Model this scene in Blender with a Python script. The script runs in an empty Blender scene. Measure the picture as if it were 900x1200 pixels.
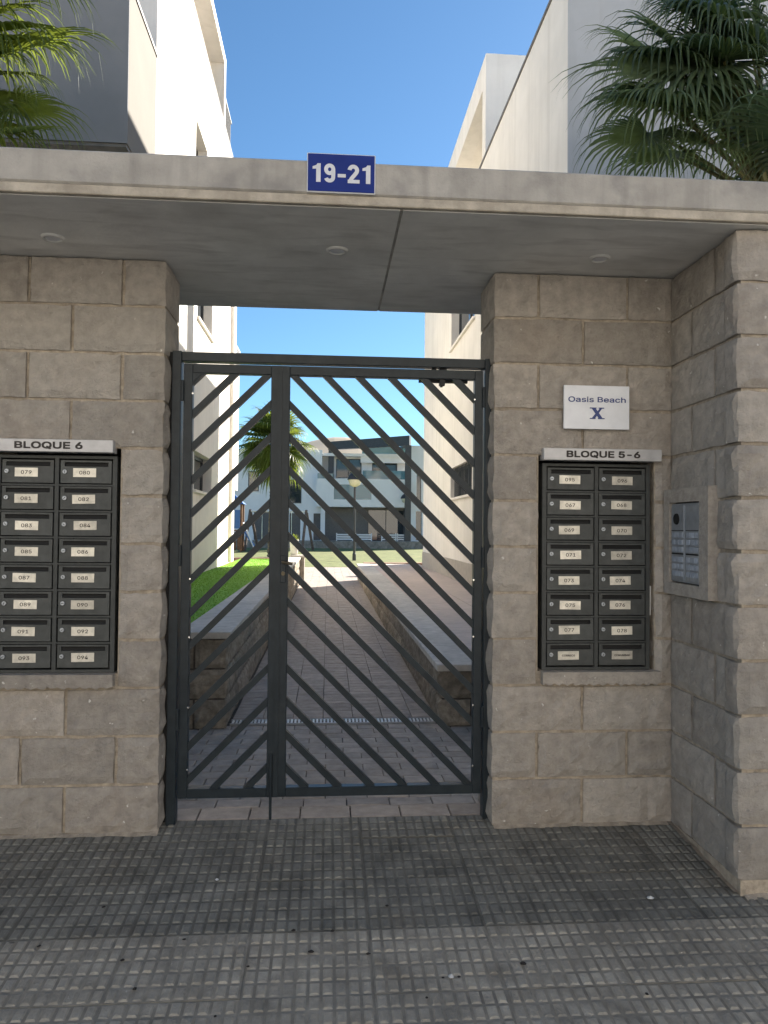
import bpy, bmesh, math, random
from mathutils import Vector, Matrix, noise
R = math.radians
random.seed(7)
S = bpy.context.scene
COL = S.collection

# ------------------------------------------------------------------ camera, sky, sun, exposure
H, YAW, PITCH, ROLL = 1.275, R(4.3), math.atan(19 / 870), 0.009
cd = bpy.data.cameras.new('camera'); cam = bpy.data.objects.new('camera', cd); COL.objects.link(cam)
fw0 = Vector((math.sin(YAW), math.cos(YAW), 0)); rt0 = Vector((math.cos(YAW), -math.sin(YAW), 0)); up0 = Vector((0, 0, 1))
fw = fw0 * math.cos(PITCH) + up0 * math.sin(PITCH); up1 = up0 * math.cos(PITCH) - fw0 * math.sin(PITCH)
rt = rt0 * math.cos(ROLL) + up1 * math.sin(ROLL); up = up1 * math.cos(ROLL) - rt0 * math.sin(ROLL)
cam.matrix_world = Matrix(((rt.x, up.x, -fw.x, 0), (rt.y, up.y, -fw.y, 0), (rt.z, up.z, -fw.z, H), (0, 0, 0, 1)))
cd.sensor_fit = 'VERTICAL'; cd.sensor_height = 36; cd.lens = 870 / 1200 * 36
cd.clip_start = 0.05; cd.clip_end = 2000
S.camera = cam
SUN_EL, SUN_AZ = R(27.7), R(45)          # azimuth from +Y towards +X
w = bpy.data.worlds.new('World'); S.world = w; w.use_nodes = True
nt = w.node_tree; nt.nodes.clear()
sky = nt.nodes.new('ShaderNodeTexSky'); sky.sky_type = 'NISHITA'; sky.sun_disc = False
sky.sun_elevation = SUN_EL; sky.sun_rotation = SUN_AZ
sky.altitude = 50; sky.air_density = 0.9; sky.dust_density = 0.25; sky.ozone_density = 6.0
bg = nt.nodes.new('ShaderNodeBackground'); bg.inputs[1].default_value = 0.059
wo = nt.nodes.new('ShaderNodeOutputWorld')
tint = nt.nodes.new('ShaderNodeMix'); tint.data_type = 'RGBA'; tint.blend_type = 'MULTIPLY'; tint.inputs['Factor'].default_value = 1
tint.inputs['B'].default_value = (.92, 1.045, .97, 1)      # one even colour balance for the whole sky
nt.links.new(sky.outputs[0], tint.inputs['A']); nt.links.new(tint.outputs['Result'], bg.inputs[0]); nt.links.new(bg.outputs[0], wo.inputs[0])
sd = bpy.data.lights.new('sun', 'SUN'); sd.energy = 5.0; sd.angle = R(0.53); sd.color = (1, .93, .82)
sun = bpy.data.objects.new('sun', sd); COL.objects.link(sun)
sdir = Vector((math.sin(SUN_AZ) * math.cos(SUN_EL), math.cos(SUN_AZ) * math.cos(SUN_EL), math.sin(SUN_EL)))
sun.rotation_euler = sdir.to_track_quat('Z', 'Y').to_euler()
S.view_settings.view_transform = 'Standard'; S.view_settings.look = 'None'
S.view_settings.exposure = 1.7; S.view_settings.gamma = 1; S.view_settings.use_curve_mapping = False

# ------------------------------------------------------------------ materials
M = {}
def mat(name, col, rough=.8, var=.12, scale=6., bump=0., bscale=60., metal=0., spec=.5, rnd=0., col2=None, stain=None,
        streak=None, transl=None, wstain=None, speck=None, brough=.65, coords='Object', detail=6):
    m = bpy.data.materials.new(name); m.use_nodes = True; n = m.node_tree.nodes; L = m.node_tree.links
    b = n['Principled BSDF']; out = n['Material Output']
    b.inputs['Roughness'].default_value = rough; b.inputs['Metallic'].default_value = metal
    b.inputs['Specular IOR Level'].default_value = spec
    tc = n.new('ShaderNodeTexCoord'); oi = n.new('ShaderNodeObjectInfo')
    vec = n.new('ShaderNodeVectorMath'); vec.operation = 'ADD'
    sc = n.new('ShaderNodeVectorMath'); sc.operation = 'SCALE'; sc.inputs['Scale'].default_value = 37.0
    cb = n.new('ShaderNodeCombineXYZ')
    for i in range(3): L.new(oi.outputs['Random'], cb.inputs[i])
    L.new(cb.outputs[0], sc.inputs[0]); L.new(tc.outputs[coords], vec.inputs[0]); L.new(sc.outputs[0], vec.inputs[1])
    V = vec.outputs[0]
    nz = n.new('ShaderNodeTexNoise'); nz.inputs['Scale'].default_value = scale; nz.inputs['Detail'].default_value = detail
    nz.inputs['Roughness'].default_value = .62
    L.new(V, nz.inputs['Vector'])
    mix = n.new('ShaderNodeMix'); mix.data_type = 'RGBA'
    c2 = col2 or tuple(min(1, c * (1 + var * 2.2)) for c in col)
    c1 = col if col2 else tuple(c * (1 - var * 2.2) for c in col)
    rp = n.new('ShaderNodeMapRange'); rp.inputs[1].default_value = .3; rp.inputs[2].default_value = .7
    L.new(nz.outputs[0], rp.inputs[0]); L.new(rp.outputs[0], mix.inputs['Factor'])
    mix.inputs['A'].default_value = (*c1, 1); mix.inputs['B'].default_value = (*c2, 1)
    c = mix.outputs['Result']
    if rnd:
        hs = n.new('ShaderNodeHueSaturation'); mr = n.new('ShaderNodeMapRange')
        mr.inputs[3].default_value = 1 - rnd; mr.inputs[4].default_value = 1 + rnd
        L.new(oi.outputs['Random'], mr.inputs[0]); L.new(mr.outputs[0], hs.inputs['Value']); L.new(c, hs.inputs['Color']); c = hs.outputs[0]
    if stain:                           # (colour, scale, low, high, amount): dirt with a shape of its own
        s2 = n.new('ShaderNodeTexNoise'); s2.inputs['Scale'].default_value = stain[1]; s2.inputs['Detail'].default_value = 5
        L.new(V, s2.inputs['Vector'])
        m2 = n.new('ShaderNodeMapRange'); m2.inputs[1].default_value = stain[2]; m2.inputs[2].default_value = stain[3]; m2.inputs[4].default_value = stain[4]
        L.new(s2.outputs[0], m2.inputs[0])
        mx = n.new('ShaderNodeMix'); mx.data_type = 'RGBA'; mx.inputs['B'].default_value = (*stain[0], 1)
        L.new(m2.outputs[0], mx.inputs['Factor']); L.new(c, mx.inputs['A']); c = mx.outputs['Result']
    if streak:                          # (colour, xyz scale, amount)
        mp = n.new('ShaderNodeMapping'); mp.inputs['Scale'].default_value = streak[1]; L.new(tc.outputs[coords], mp.inputs[0])
        s3 = n.new('ShaderNodeTexNoise'); s3.inputs['Scale'].default_value = 1; s3.inputs['Detail'].default_value = 4; s3.inputs['Distortion'].default_value = .6
        L.new(mp.outputs[0], s3.inputs['Vector'])
        m3 = n.new('ShaderNodeMapRange'); m3.inputs[1].default_value = .5; m3.inputs[2].default_value = .72; m3.inputs[4].default_value = streak[2]
        L.new(s3.outputs[0], m3.inputs[0])
        mx = n.new('ShaderNodeMix'); mx.data_type = 'RGBA'; mx.inputs['B'].default_value = (*streak[0], 1)
        L.new(m3.outputs[0], mx.inputs['Factor']); L.new(c, mx.inputs['A']); c = mx.outputs['Result']
    for ws in (wstain or ()):            # stains that run across neighbouring pieces: (colour, scale, low, high, amount)
        ge = n.new('ShaderNodeNewGeometry'); s4 = n.new('ShaderNodeTexNoise'); s4.inputs['Scale'].default_value = ws[1]; s4.inputs['Detail'].default_value = 6; s4.inputs['Roughness'].default_value = .6
        L.new(ge.outputs['Position'], s4.inputs['Vector'])
        m4 = n.new('ShaderNodeMapRange'); m4.inputs[1].default_value = ws[2]; m4.inputs[2].default_value = ws[3]; m4.inputs[4].default_value = ws[4]
        L.new(s4.outputs[0], m4.inputs[0]); mx = n.new('ShaderNodeMix'); mx.data_type = 'RGBA'; mx.inputs['B'].default_value = (*ws[0], 1)
        L.new(m4.outputs[0], mx.inputs['Factor']); L.new(c, mx.inputs['A']); c = mx.outputs['Result']
    if speck:                            # small pale chips: (colour, scale, threshold)
        s5 = n.new('ShaderNodeTexNoise'); s5.inputs['Scale'].default_value = speck[1]; s5.inputs['Detail'].default_value = 3; L.new(V, s5.inputs['Vector'])
        m5 = n.new('ShaderNodeMapRange'); m5.inputs[1].default_value = speck[2]; m5.inputs[2].default_value = speck[2] + .03; L.new(s5.outputs[0], m5.inputs[0])
        mx = n.new('ShaderNodeMix'); mx.data_type = 'RGBA'; mx.inputs['B'].default_value = (*speck[0], 1)
        L.new(m5.outputs[0], mx.inputs['Factor']); L.new(c, mx.inputs['A']); c = mx.outputs['Result']
    L.new(c, b.inputs['Base Color'])
    if bump:
        bn = n.new('ShaderNodeTexNoise'); bn.inputs['Scale'].default_value = bscale; bn.inputs['Detail'].default_value = 8; bn.inputs['Roughness'].default_value = brough
        L.new(V, bn.inputs['Vector'])
        bp = n.new('ShaderNodeBump'); bp.inputs['Strength'].default_value = bump; bp.inputs['Distance'].default_value = .02
        L.new(bn.outputs[0], bp.inputs['Height']); L.new(bp.outputs[0], b.inputs['Normal'])
    if transl:
        tr = n.new('ShaderNodeBsdfTranslucent'); ms = n.new('ShaderNodeMixShader'); ms.inputs[0].default_value = transl[1]
        tr.inputs[0].default_value = (*transl[0], 1)
        L.new(b.outputs[0], ms.inputs[1]); L.new(tr.outputs[0], ms.inputs[2]); L.new(ms.outputs[0], out.inputs[0])
    M[name] = m
    return m
def glass(name, col, rough=.03, alpha=.6):
    m = bpy.data.materials.new(name); m.use_nodes = True; n = m.node_tree.nodes; L = m.node_tree.links
    b = n['Principled BSDF']; b.inputs['Base Color'].default_value = (*col, 1); b.inputs['Roughness'].default_value = rough
    b.inputs['Specular IOR Level'].default_value = .8
    tr = n.new('ShaderNodeBsdfTransparent'); tr.inputs[0].default_value = (.75, .9, .92, 1)
    ms = n.new('ShaderNodeMixShader'); ms.inputs[0].default_value = alpha
    L.new(tr.outputs[0], ms.inputs[1]); L.new(b.outputs[0], ms.inputs[2]); L.new(ms.outputs[0], n['Material Output'].inputs[0])
    M[name] = m

mat('block', (.398, .360, .318), .9, .10, 20, .8, 70, rnd=.16, detail=12, brough=.72, stain=((.33, .27, .215), 3.2, .55, .77, .5), wstain=(((.39, .385, .36), 1.1, .5, .72, .4),), speck=((.70, .68, .64), 34, .71))
mat('surround', (.37, .335, .295), .9, .10, 30, .5, 90)
mat('mortar', (.385, .33, .262), .95, .15, 30, .5, 120, wstain=(((.24, .205, .165), 2.5, .5, .7, .6),))
mat('coping', (.53, .495, .45), .8, .09, 14, .2, 150, rnd=.06, wstain=(((.36, .33, .29), 3, .52, .7, .5),))
mat('lowblock', (.37, .315, .25), .9, .2, 22, 1.0, 60, rnd=.2, detail=10, brough=.75, stain=((.20, .17, .13), 5, .5, .70, .6), wstain=(((.14, .13, .11), 3.5, .54, .7, .5),))
mat('concrete', (.40, .38, .35), .85, .10, 5, .3, 70, stain=((.20, .195, .19), 7, .5, .68, .6), streak=((.25, .24, .22), (14, 14, .8), .55))
mat('soffit', (.68, .68, .665), .85, .06, 4, .12, 60, streak=((.44, .435, .425), (3.5, 16, 1), .6), stain=((.52, .515, .50), 2.2, .52, .7, .5), wstain=(((.38, .375, .365), 1.6, .56, .72, .5),))
mat('band', (.44, .395, .33), .9, .12, 14, .3, 80, streak=((.27, .235, .19), (10, 10, 2), .5))
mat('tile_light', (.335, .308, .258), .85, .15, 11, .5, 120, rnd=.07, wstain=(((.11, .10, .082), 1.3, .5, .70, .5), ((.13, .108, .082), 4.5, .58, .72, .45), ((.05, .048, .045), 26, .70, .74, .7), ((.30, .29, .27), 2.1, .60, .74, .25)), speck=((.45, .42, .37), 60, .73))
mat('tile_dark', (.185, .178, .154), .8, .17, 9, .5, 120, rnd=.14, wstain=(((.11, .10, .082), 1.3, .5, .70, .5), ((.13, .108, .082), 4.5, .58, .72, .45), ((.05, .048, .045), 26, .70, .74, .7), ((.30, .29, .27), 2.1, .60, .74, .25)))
mat('tile_light_groove', (.262, .240, .198), .9, .15, 9, .35, 120, wstain=(((.11, .10, .082), 1.3, .5, .70, .5), ((.13, .108, .082), 4.5, .58, .72, .45), ((.05, .048, .045), 26, .70, .74, .7), ((.30, .29, .27), 2.1, .60, .74, .25)))
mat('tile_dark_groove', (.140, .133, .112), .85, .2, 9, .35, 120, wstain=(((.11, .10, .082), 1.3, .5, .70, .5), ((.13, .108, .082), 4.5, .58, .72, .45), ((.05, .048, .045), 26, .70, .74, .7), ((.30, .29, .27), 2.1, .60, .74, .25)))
mat('tile_grime', (.13, .12, .10), .95, .25, 9, .4, 90)
mat('paver', (.43, .37, .325), .85, .10, 14, .3, 110, rnd=.13, stain=((.30, .25, .215), 6, .5, .72, .5))
mat('joint', (.10, .085, .075), .95, .2, 30)
mat('terrace', (.56, .46, .40), .8, .05, 10, .1, 120, rnd=.04)
mat('asphalt', (.10, .098, .094), .9, .2, 40, .3, 200)
mat('earth', (.22, .18, .13), .95, .2, 3, .3, 20)
mat('white', (.83, .78, .71), .85, .03, 2, .10, 90, streak=((.66, .61, .54), (5, 5, .30), .45), wstain=(((.70, .65, .58), .9, .5, .7, .4),))
mat('house_white', (.87, .85, .82), .85, .02, 1, streak=((.74, .72, .69), (3, 3, .3), .3))
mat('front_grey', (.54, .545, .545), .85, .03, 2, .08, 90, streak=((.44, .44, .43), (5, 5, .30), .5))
mat('front_dark_grey', (.225, .23, .24), .85, .03, 2, .08, 90)  # darker grey for the left building's street-facing skin
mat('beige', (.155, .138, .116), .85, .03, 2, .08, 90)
mat('cream', (.62, .58, .53), .85, .03, 2, .08, 90)
mat('plinth', (.42, .38, .33), .9, .06, 8, .2, 60)
mat('cap', (.16, .15, .14), .6, .1, 10)
mat('anthracite', (.018, .025, .031), .36, .10, 20, .04, 160, spec=.25, wstain=(((.050, .052, .050), 9, .58, .76, .30),))
mat('rubber', (.012, .012, .013), .7)
mat('cabinet', (.058, .062, .061), .5, .08, 25, .03, 200, spec=.2)
mat('door', (.068, .073, .072), .45, .10, 25, .03, 200, rnd=.12, spec=.25, wstain=(((.10, .10, .095), 14, .56, .72, .35),))
mat('slot', (.006, .006, .006), .8)
mat('plate', (.60, .57, .50), .38, .12, 22, metal=.3, rnd=.22)
mat('ink', (.035, .03, .028), .7)
mat('chrome', (.72, .72, .70), .22, .05, 40, metal=.9)
mat('alu', (.48, .48, .49), .45, .05, 20, metal=.25)
mat('navy', (.016, .034, .20), .45, .05, 10, spec=.12)
mat('signgrey', (.62, .64, .68), .4, .04, 20)
mat('signwhite', (.74, .76, .80), .45, .03, 12)
mat('blue_ink', (.03, .055, .20), .5)
mat('steel', (.36, .39, .43), .38, .06, 30, metal=.55)
mat('button', (.40, .45, .53), .45, metal=.3)
mat('frame_dark', (.05, .052, .055), .5, .1, 10)
mat('glassdark', (.025, .03, .035), .08, .1, 3, spec=.8)
mat('shutter', (.11, .105, .10), .5, .1, 12)
mat('grass_turf', (.17, .36, .03), .9, .15, 60, .4, 250, col2=(.23, .44, .05))  # the artificial turf's own vivid green, same along the whole strip
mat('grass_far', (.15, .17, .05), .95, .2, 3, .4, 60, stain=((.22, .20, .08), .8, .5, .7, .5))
mat('blade', (.17, .36, .03), .8, .2, 20, transl=((.25, .45, .05), .35))
mat('palm', (.075, .105, .022), .42, .25, 8, rnd=.2, transl=((.24, .30, .04), .42), spec=.5)
mat('palm_dark', (.085, .115, .062), .42, .3, 8, rnd=.35, transl=((.20, .28, .08), .40), spec=.5)
mat('petiole', (.16, .15, .05), .5, .2, 12)
mat('trunk', (.20, .15, .105), .95, .3, 7, .8, 22)
mat('deadfrond', (.34, .25, .12), .9, .25, 10)
mat('wood', (.20, .095, .045), .7, .2, 12, .2, 40)
mat('wood_grey', (.14, .10, .08), .8, .2, 12, .2, 40)
mat('lampmetal', (.035, .035, .038), .45, .1, 20)
mat('lampglass', (.72, .66, .50), .25, .05, 10)
mat('plastic_white', (.78, .78, .76), .4, .03, 5)
mat('play_green', (.10, .30, .06), .5, .05, 5)
mat('play_blue', (.05, .16, .42), .5, .05, 5)
mat('stonewall', (.27, .245, .21), .9, .2, 5, .5, 12)
mat('brickstep', (.36, .235, .17), .9, .14, 6, .3, 40, rnd=.1)
mat('hill', (.34, .27, .19), 1, .2, .05, col2=(.42, .35, .26))
mat('pot', (.62, .60, .55), .6, .06, 20)
mat('leaf', (.20, .24, .04), .6, .3, 30, transl=((.3, .35, .05), .4))
mat('seed', (.018, .014, .012), .8)
mat('scrap', (.55, .55, .54), .8)
mat('bronze', (.09, .075, .05), .4, .1, 30, metal=.6)
glass('teal', (.10, .24, .27), .05, .65)
glass('pane', (.035, .045, .055), .04, .93)

# ------------------------------------------------------------------ mesh helpers
class MB:
    def __init__(s): s.v = []; s.f = []
    def quad(s, *p): i = len(s.v); s.v += [tuple(q) for q in p]; s.f.append(tuple(range(i, i + len(p))))
    def box(s, x0, x1, y0, y1, z0, z1):
        i = len(s.v)
        s.v += [(x0, y0, z0), (x1, y0, z0), (x1, y1, z0), (x0, y1, z0), (x0, y0, z1), (x1, y0, z1), (x1, y1, z1), (x0, y1, z1)]
        s.f += [tuple(i + k for k in q) for q in ((3, 2, 1, 0), (4, 5, 6, 7), (0, 1, 5, 4), (1, 2, 6, 5), (2, 3, 7, 6), (3, 0, 4, 7))]
        return s
    def hull8(s, pts):                     # eight corners, same order as box
        i = len(s.v); s.v += [tuple(p) for p in pts]
        s.f += [tuple(i + k for k in q) for q in ((3, 2, 1, 0), (4, 5, 6, 7), (0, 1, 5, 4), (1, 2, 6, 5), (2, 3, 7, 6), (3, 0, 4, 7))]
        return s
    def tube(s, pts, rad, n=8, cap=True):
        pts = [Vector(p) for p in pts]; rad = rad if isinstance(rad, (list, tuple)) else [rad] * len(pts)
        i0 = len(s.v); ref = Vector((0, 0, 1))
        for k, p in enumerate(pts):
            t = (pts[min(k + 1, len(pts) - 1)] - pts[max(k - 1, 0)]).normalized()
            a = t.cross(ref if abs(t.dot(ref)) < .95 else Vector((1, 0, 0))).normalized(); b = a.cross(t)
            for j in range(n):
                an = 2 * math.pi * j / n
                s.v.append(tuple(p + (a * math.cos(an) + b * math.sin(an)) * rad[k]))
        for k in range(len(pts) - 1):
            for j in range(n):
                a = i0 + k * n + j; b = i0 + k * n + (j + 1) % n
                s.f.append((a, a + n, b + n, b))
        if cap:
            s.f.append(tuple(i0 + j for j in range(n))); s.f.append(tuple(i0 + (len(pts) - 1) * n + j for j in reversed(range(n))))
        return s
    def bar(s, a, b, wd, dp, nrm=(0, 1, 0)):   # rectangular bar: wd in the plane, dp along nrm
        a = Vector(a); b = Vector(b); n = Vector(nrm).normalized(); t = (b - a).normalized(); u = t.cross(n).normalized() * wd / 2; n = n * dp / 2
        s.hull8([a - u - n, a + u - n, a + u + n, a - u + n, b - u - n, b + u - n, b + u + n, b - u + n]); return s
    def lathe(s, cx, cy, prof, n=20):      # prof [(r,z)]
        i0 = len(s.v)
        for r, z in prof:
            for j in range(n): an = 2 * math.pi * j / n; s.v.append((cx + r * math.cos(an), cy + r * math.sin(an), z))
        for k in range(len(prof) - 1):
            for j in range(n):
                a = i0 + k * n + j; b = i0 + k * n + (j + 1) % n; s.f.append((a, b, b + n, a + n))
        return s
    def mesh(s, name, m, off=(0, 0, 0), bevel=0, smooth=False, weld=False):
        me = bpy.data.meshes.new(name)
        me.from_pydata([(x - off[0], y - off[1], z - off[2]) for x, y, z in s.v], [], s.f)
        if bevel or weld:
            bm = bmesh.new(); bm.from_mesh(me)
            if weld: bmesh.ops.remove_doubles(bm, verts=bm.verts, dist=1e-5)
            bmesh.ops.recalc_face_normals(bm, faces=bm.faces)
            if bevel: bmesh.ops.bevel(bm, geom=list(bm.edges), offset=bevel, segments=1, affect='EDGES', clamp_overlap=True)
            bm.to_mesh(me); bm.free()
        if smooth:
            for p in me.polygons: p.use_smooth = True
        me.materials.append(M[m]); me.update()
        return me
WORLD = {}
def link(name, me, parent=None, wloc=(0, 0, 0), rot=(0, 0, 0)):
    o = bpy.data.objects.new(name, me); COL.objects.link(o)
    if parent is not None:
        o.parent = parent; pw = WORLD[parent.name]; o.location = Vector(wloc) - pw
    else: o.location = wloc
    o.rotation_euler = rot; WORLD[o.name] = Vector(wloc)
    return o
def part(name, mb, m, parent, bevel=0, smooth=False, weld=False):   # world-coordinate mesh under a parent
    pw = WORLD[parent.name]
    return link(name, mb.mesh(name, m, pw, bevel, smooth, weld), parent, pw)
def tag(o, label, cat, group=None, kind=None):
    if label: o['label'] = label
    if cat: o['category'] = cat
    if group: o['group'] = group
    if kind: o['kind'] = kind
    return o
def thing(name, label, cat, loc, group=None): return tag(link(name, None, None, loc), label, cat, group)
def solo(name, mb, m, loc, label, cat, group=None, bevel=0, smooth=False, weld=False):
    return tag(link(name, mb.mesh(name, m, loc, bevel, smooth, weld), None, loc), label, cat, group)
def struct(name, mb, m, weld=False): o = link(name, mb.mesh(name, m, weld=weld)); o['kind'] = 'structure'; return o
def box(*a): return MB().box(*a)

def holes(plane, c0, c1, a0, a1, z0, z1, ops):
    """wall slab with rectangular openings. plane 'x' or 'y'; c0..c1 thickness; a0..a1 along; ops [(a0,a1,z0,z1)]"""
    mb = MB(); A = sorted({a0, a1, *[o[0] for o in ops], *[o[1] for o in ops]}); Z = sorted({z0, z1, *[o[2] for o in ops], *[o[3] for o in ops]})
    A = [a for a in A if a0 <= a <= a1]; Z = [z for z in Z if z0 <= z <= z1]
    P = (lambda c, a, z: (c, a, z)) if plane == 'x' else (lambda c, a, z: (a, c, z))
    def solid(i, j):
        if i < 0 or j < 0 or i >= len(A) - 1 or j >= len(Z) - 1: return False
        a = (A[i] + A[i + 1]) / 2; z = (Z[j] + Z[j + 1]) / 2
        return not any(o[0] < a < o[1] and o[2] < z < o[3] for o in ops)
    for i in range(len(A) - 1):
        for j in range(len(Z) - 1):
            if not solid(i, j): continue
            a, b, c, d = A[i], A[i + 1], Z[j], Z[j + 1]
            mb.quad(P(c0, a, c), P(c0, b, c), P(c0, b, d), P(c0, a, d)); mb.quad(P(c1, a, c), P(c1, a, d), P(c1, b, d), P(c1, b, c))
            if not solid(i - 1, j): mb.quad(P(c0, a, c), P(c0, a, d), P(c1, a, d), P(c1, a, c))
            if not solid(i + 1, j): mb.quad(P(c0, b, c), P(c1, b, c), P(c1, b, d), P(c0, b, d))
            if not solid(i, j - 1): mb.quad(P(c0, a, c), P(c1, a, c), P(c1, b, c), P(c0, b, c))
            if not solid(i, j + 1): mb.quad(P(c0, a, d), P(c0, b, d), P(c1, b, d), P(c1, a, d))
    return mb
TXT = {}
try: FONT = bpy.data.fonts.load(bpy.utils.system_resource('DATAFILES', path='fonts') + '/Inter.woff2')
except Exception: FONT = None
def text(name, s, size, m, parent, wloc, rot=(R(90), 0, 0), bold=0., sx=1., ext=.0006, width=None, plain=False):
    k = (s, size, m, bold, sx, width)
    if k not in TXT:
        cu = bpy.data.curves.new('lettering', 'FONT'); cu.body = s; cu.size = size; cu.align_x = 'CENTER'; cu.align_y = 'CENTER'
        cu.offset = 0 if FONT else bold
        if FONT and not plain: cu.font = FONT
        cu.extrude = ext; cu.resolution_u = 3
        t = bpy.data.objects.new('lettering_source', cu); COL.objects.link(t)
        bpy.context.view_layer.update()
        me = bpy.data.meshes.new_from_object(t.evaluated_get(bpy.context.evaluated_depsgraph_get()))
        bpy.data.objects.remove(t); bpy.data.curves.remove(cu)
        xs = [v.co.x for v in me.vertices]; ys = [v.co.y for v in me.vertices]; cx = (min(xs) + max(xs)) / 2; cy = (min(ys) + max(ys)) / 2
        if width: sx = (width - 2 * bold) / (max(xs) - min(xs))
        for v in me.vertices: v.co.x = (v.co.x - cx) * sx; v.co.y -= cy
        if FONT and bold:                       # heavier strokes: shifted copies, each a hair proud of the last
            vs = [v.co.copy() for v in me.vertices]; fs = [tuple(p.vertices) for p in me.polygons]; V2, F2 = [], []
            for q, (ax, ay) in enumerate(((-1, -.8), (1, -.8), (1, .8), (-1, .8), (0, 0), (0, 1), (0, -1), (-1, 0), (1, 0))):
                b0 = len(V2); V2 += [(v.x + ax * bold, v.y + ay * bold, v.z + q * .00006) for v in vs]; F2 += [tuple(b0 + i for i in f) for f in fs]
            me = bpy.data.meshes.new('lettering'); me.from_pydata(V2, [], F2)
        me.materials.clear(); me.materials.append(M[m]); TXT[k] = me
    return link(name, TXT[k], parent, wloc, rot)

# ------------------------------------------------------------------ ground, pavement, path
SL = .09
pz = lambda y: -SL * (3.2 - y)
struct('ground', box(-400, 400, -400, 700, -1.2, -.9), 'earth')
mb = MB(); mb.hull8([(-40, -40, -.9), (40, -40, -.9), (40, -.6, -.9), (-40, -.6, -.9), (-40, -40, -.50), (40, -40, -.50), (40, -.6, -.48), (-40, -.6, -.48)])
struct('road', mb, 'asphalt')
mb = MB(); mb.hull8([(-40, -.6, -.9), (40, -.6, -.9), (40, 3.2, -.9), (-40, 3.2, -.9), (-40, -.6, pz(-.6) - .006), (40, -.6, pz(-.6) - .006), (40, 3.2, -.006), (-40, 3.2, -.006)])
pav = struct('pavement', mb, 'tile_grime')
def tile_mesh(rows, m, seed):
    rnd = random.Random(seed); W, P = .39, .06; D = rows * P; mb = MB(); g = .0005
    mb.box(g, W - g, g, D - g, -.018, 0); nbase = len(mb.f)
    for r in range(rows):
        for c in range(10):
            x0 = c * .039 + .0045; x1 = x0 + .030; y0 = r * P + .005; y1 = y0 + .050; h = .0046 * rnd.uniform(.5, 1.2); e = .0052
            if c == 0: x0 += .002
            if c == 9: x1 -= .003
            t = [(x0 + e, y0 + e, h), (x1 - e, y0 + e, h), (x1 - e, y1 - e, h), (x0 + e, y1 - e, h)]; b = [(x0, y0, .0003), (x1, y0, .0003), (x1, y1, .0003), (x0, y1, .0003)]
            i = len(mb.v); mb.v += b + t
            mb.f += [(i + 4, i + 5, i + 6, i + 7)] + [(i + k, i + (k + 1) % 4, i + 4 + (k + 1) % 4, i + 4 + k) for k in range(4)]
    me = mb.mesh('tile', m); me.materials.append(M[m + '_groove'])
    for p in me.polygons[:nbase]: p.material_index = 1
    return me
TM = {(r, m): [tile_mesh(r, m, k) for k in range(4)] for r in (5, 3) for m in ('tile_light', 'tile_dark')}
rx = math.atan(SL)
for i in range(-9, 9):
    for k in range(-6, 3):
        X = .15 + .39 * i; Y = 2.5 + .30 * k; rows = 5
        if X > 1.2 and Y > 2.45 and X > 1.6: continue
        if k == 2 and not (-.9 < X < .8): rows = 3
        if k == 2: rows = 3
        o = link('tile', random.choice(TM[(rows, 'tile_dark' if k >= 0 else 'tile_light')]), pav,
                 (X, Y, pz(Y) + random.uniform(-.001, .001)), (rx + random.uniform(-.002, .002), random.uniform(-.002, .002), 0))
# grimy mortar fillet where wall meets pavement
mb = MB()
def fillet(mb, pts, side, rnd=random.Random(3)):
    n = 40
    for (x0, y0), (x1, y1) in zip(pts, pts[1:]):
        ln = math.hypot(x1 - x0, y1 - y0); k = max(2, int(ln / .05)); prev = None
        for j in range(k + 1):
            t = j / k; x = x0 + (x1 - x0) * t; y = y0 + (y1 - y0) * t; wd = .020 + rnd.uniform(-.005, .008); h = .015 + rnd.uniform(-.005, .006)
            nx, ny = (y1 - y0) / ln * side, -(x1 - x0) / ln * side
            cur = ((x - nx * .02, y - ny * .02, pz(y) + h), (x + nx * wd, y + ny * wd, pz(y + ny * wd) + .003))
            if prev: mb.quad(prev[0], prev[1], cur[1], cur[0])
            prev = cur
fillet(mb, [(-3.2, 3.172), (-.69, 3.172)], 1); fillet(mb, [(.72, 3.172), (1.49, 3.172)], 1); fillet(mb, [(1.507, 3.16), (1.507, 2.63)], -1)
fillet(mb, [(1.52, 2.618), (3.6, 2.618)], 1)
part('mortar_fillet', mb, 'mortar', pav)

# courtyard path
path = struct('courtyard_path', box(-1.95, 2.25, 3.2005, 24.2, -.6, -.012), 'joint')
PB = []
for k in range(5):
    rr = random.Random(k); mb = MB(); W, D = .1955, .0965
    mb.box(-W / 2, W / 2, -D / 2, D / 2, -.03, 0); PB.append(mb.mesh('brick', 'paver', bevel=.003))
SB = MB().box(-.109, .109, -.064, .064, -.03, 0).mesh('brick', 'paver', bevel=.003)
for i in range(7): link('brick', SB, path, (-.70 + .224 * i + .03, 3.375, .001), (0, 0, 0))
nb = 0
rr = random.Random(11)
restb = MB()
y = 3.492
row = 0
while y < 24.1:
    before = y < 4.84
    if 4.86 < y < 5.02: y = 5.075; row = 0; continue
    x0, x1 = (-1.0, 1.1) if before else (-.62, .74)
    if y > 17: x0, x1 = -1.8, .74
    xx = x0 + (0 if (row % 2 or not before) else -.1)
    while xx < x1:
        c = xx + .1
        if c + .1 > x0 and c - .1 < x1 + .1:
            z = rr.uniform(-.0015, .0015)
            if nb < 292: link('brick', PB[nb % 5], path, (c, y, z), (rr.uniform(-.004, .004), rr.uniform(-.004, .004), 0)); nb += 1
            else: restb.box(c - .098, c + .098, y - .0485, y + .0485, -.02, z)
        xx += .2
    y += .1; row += 1
o = part('paving', restb, 'paver', path); o['kind'] = 'stuff'
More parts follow.
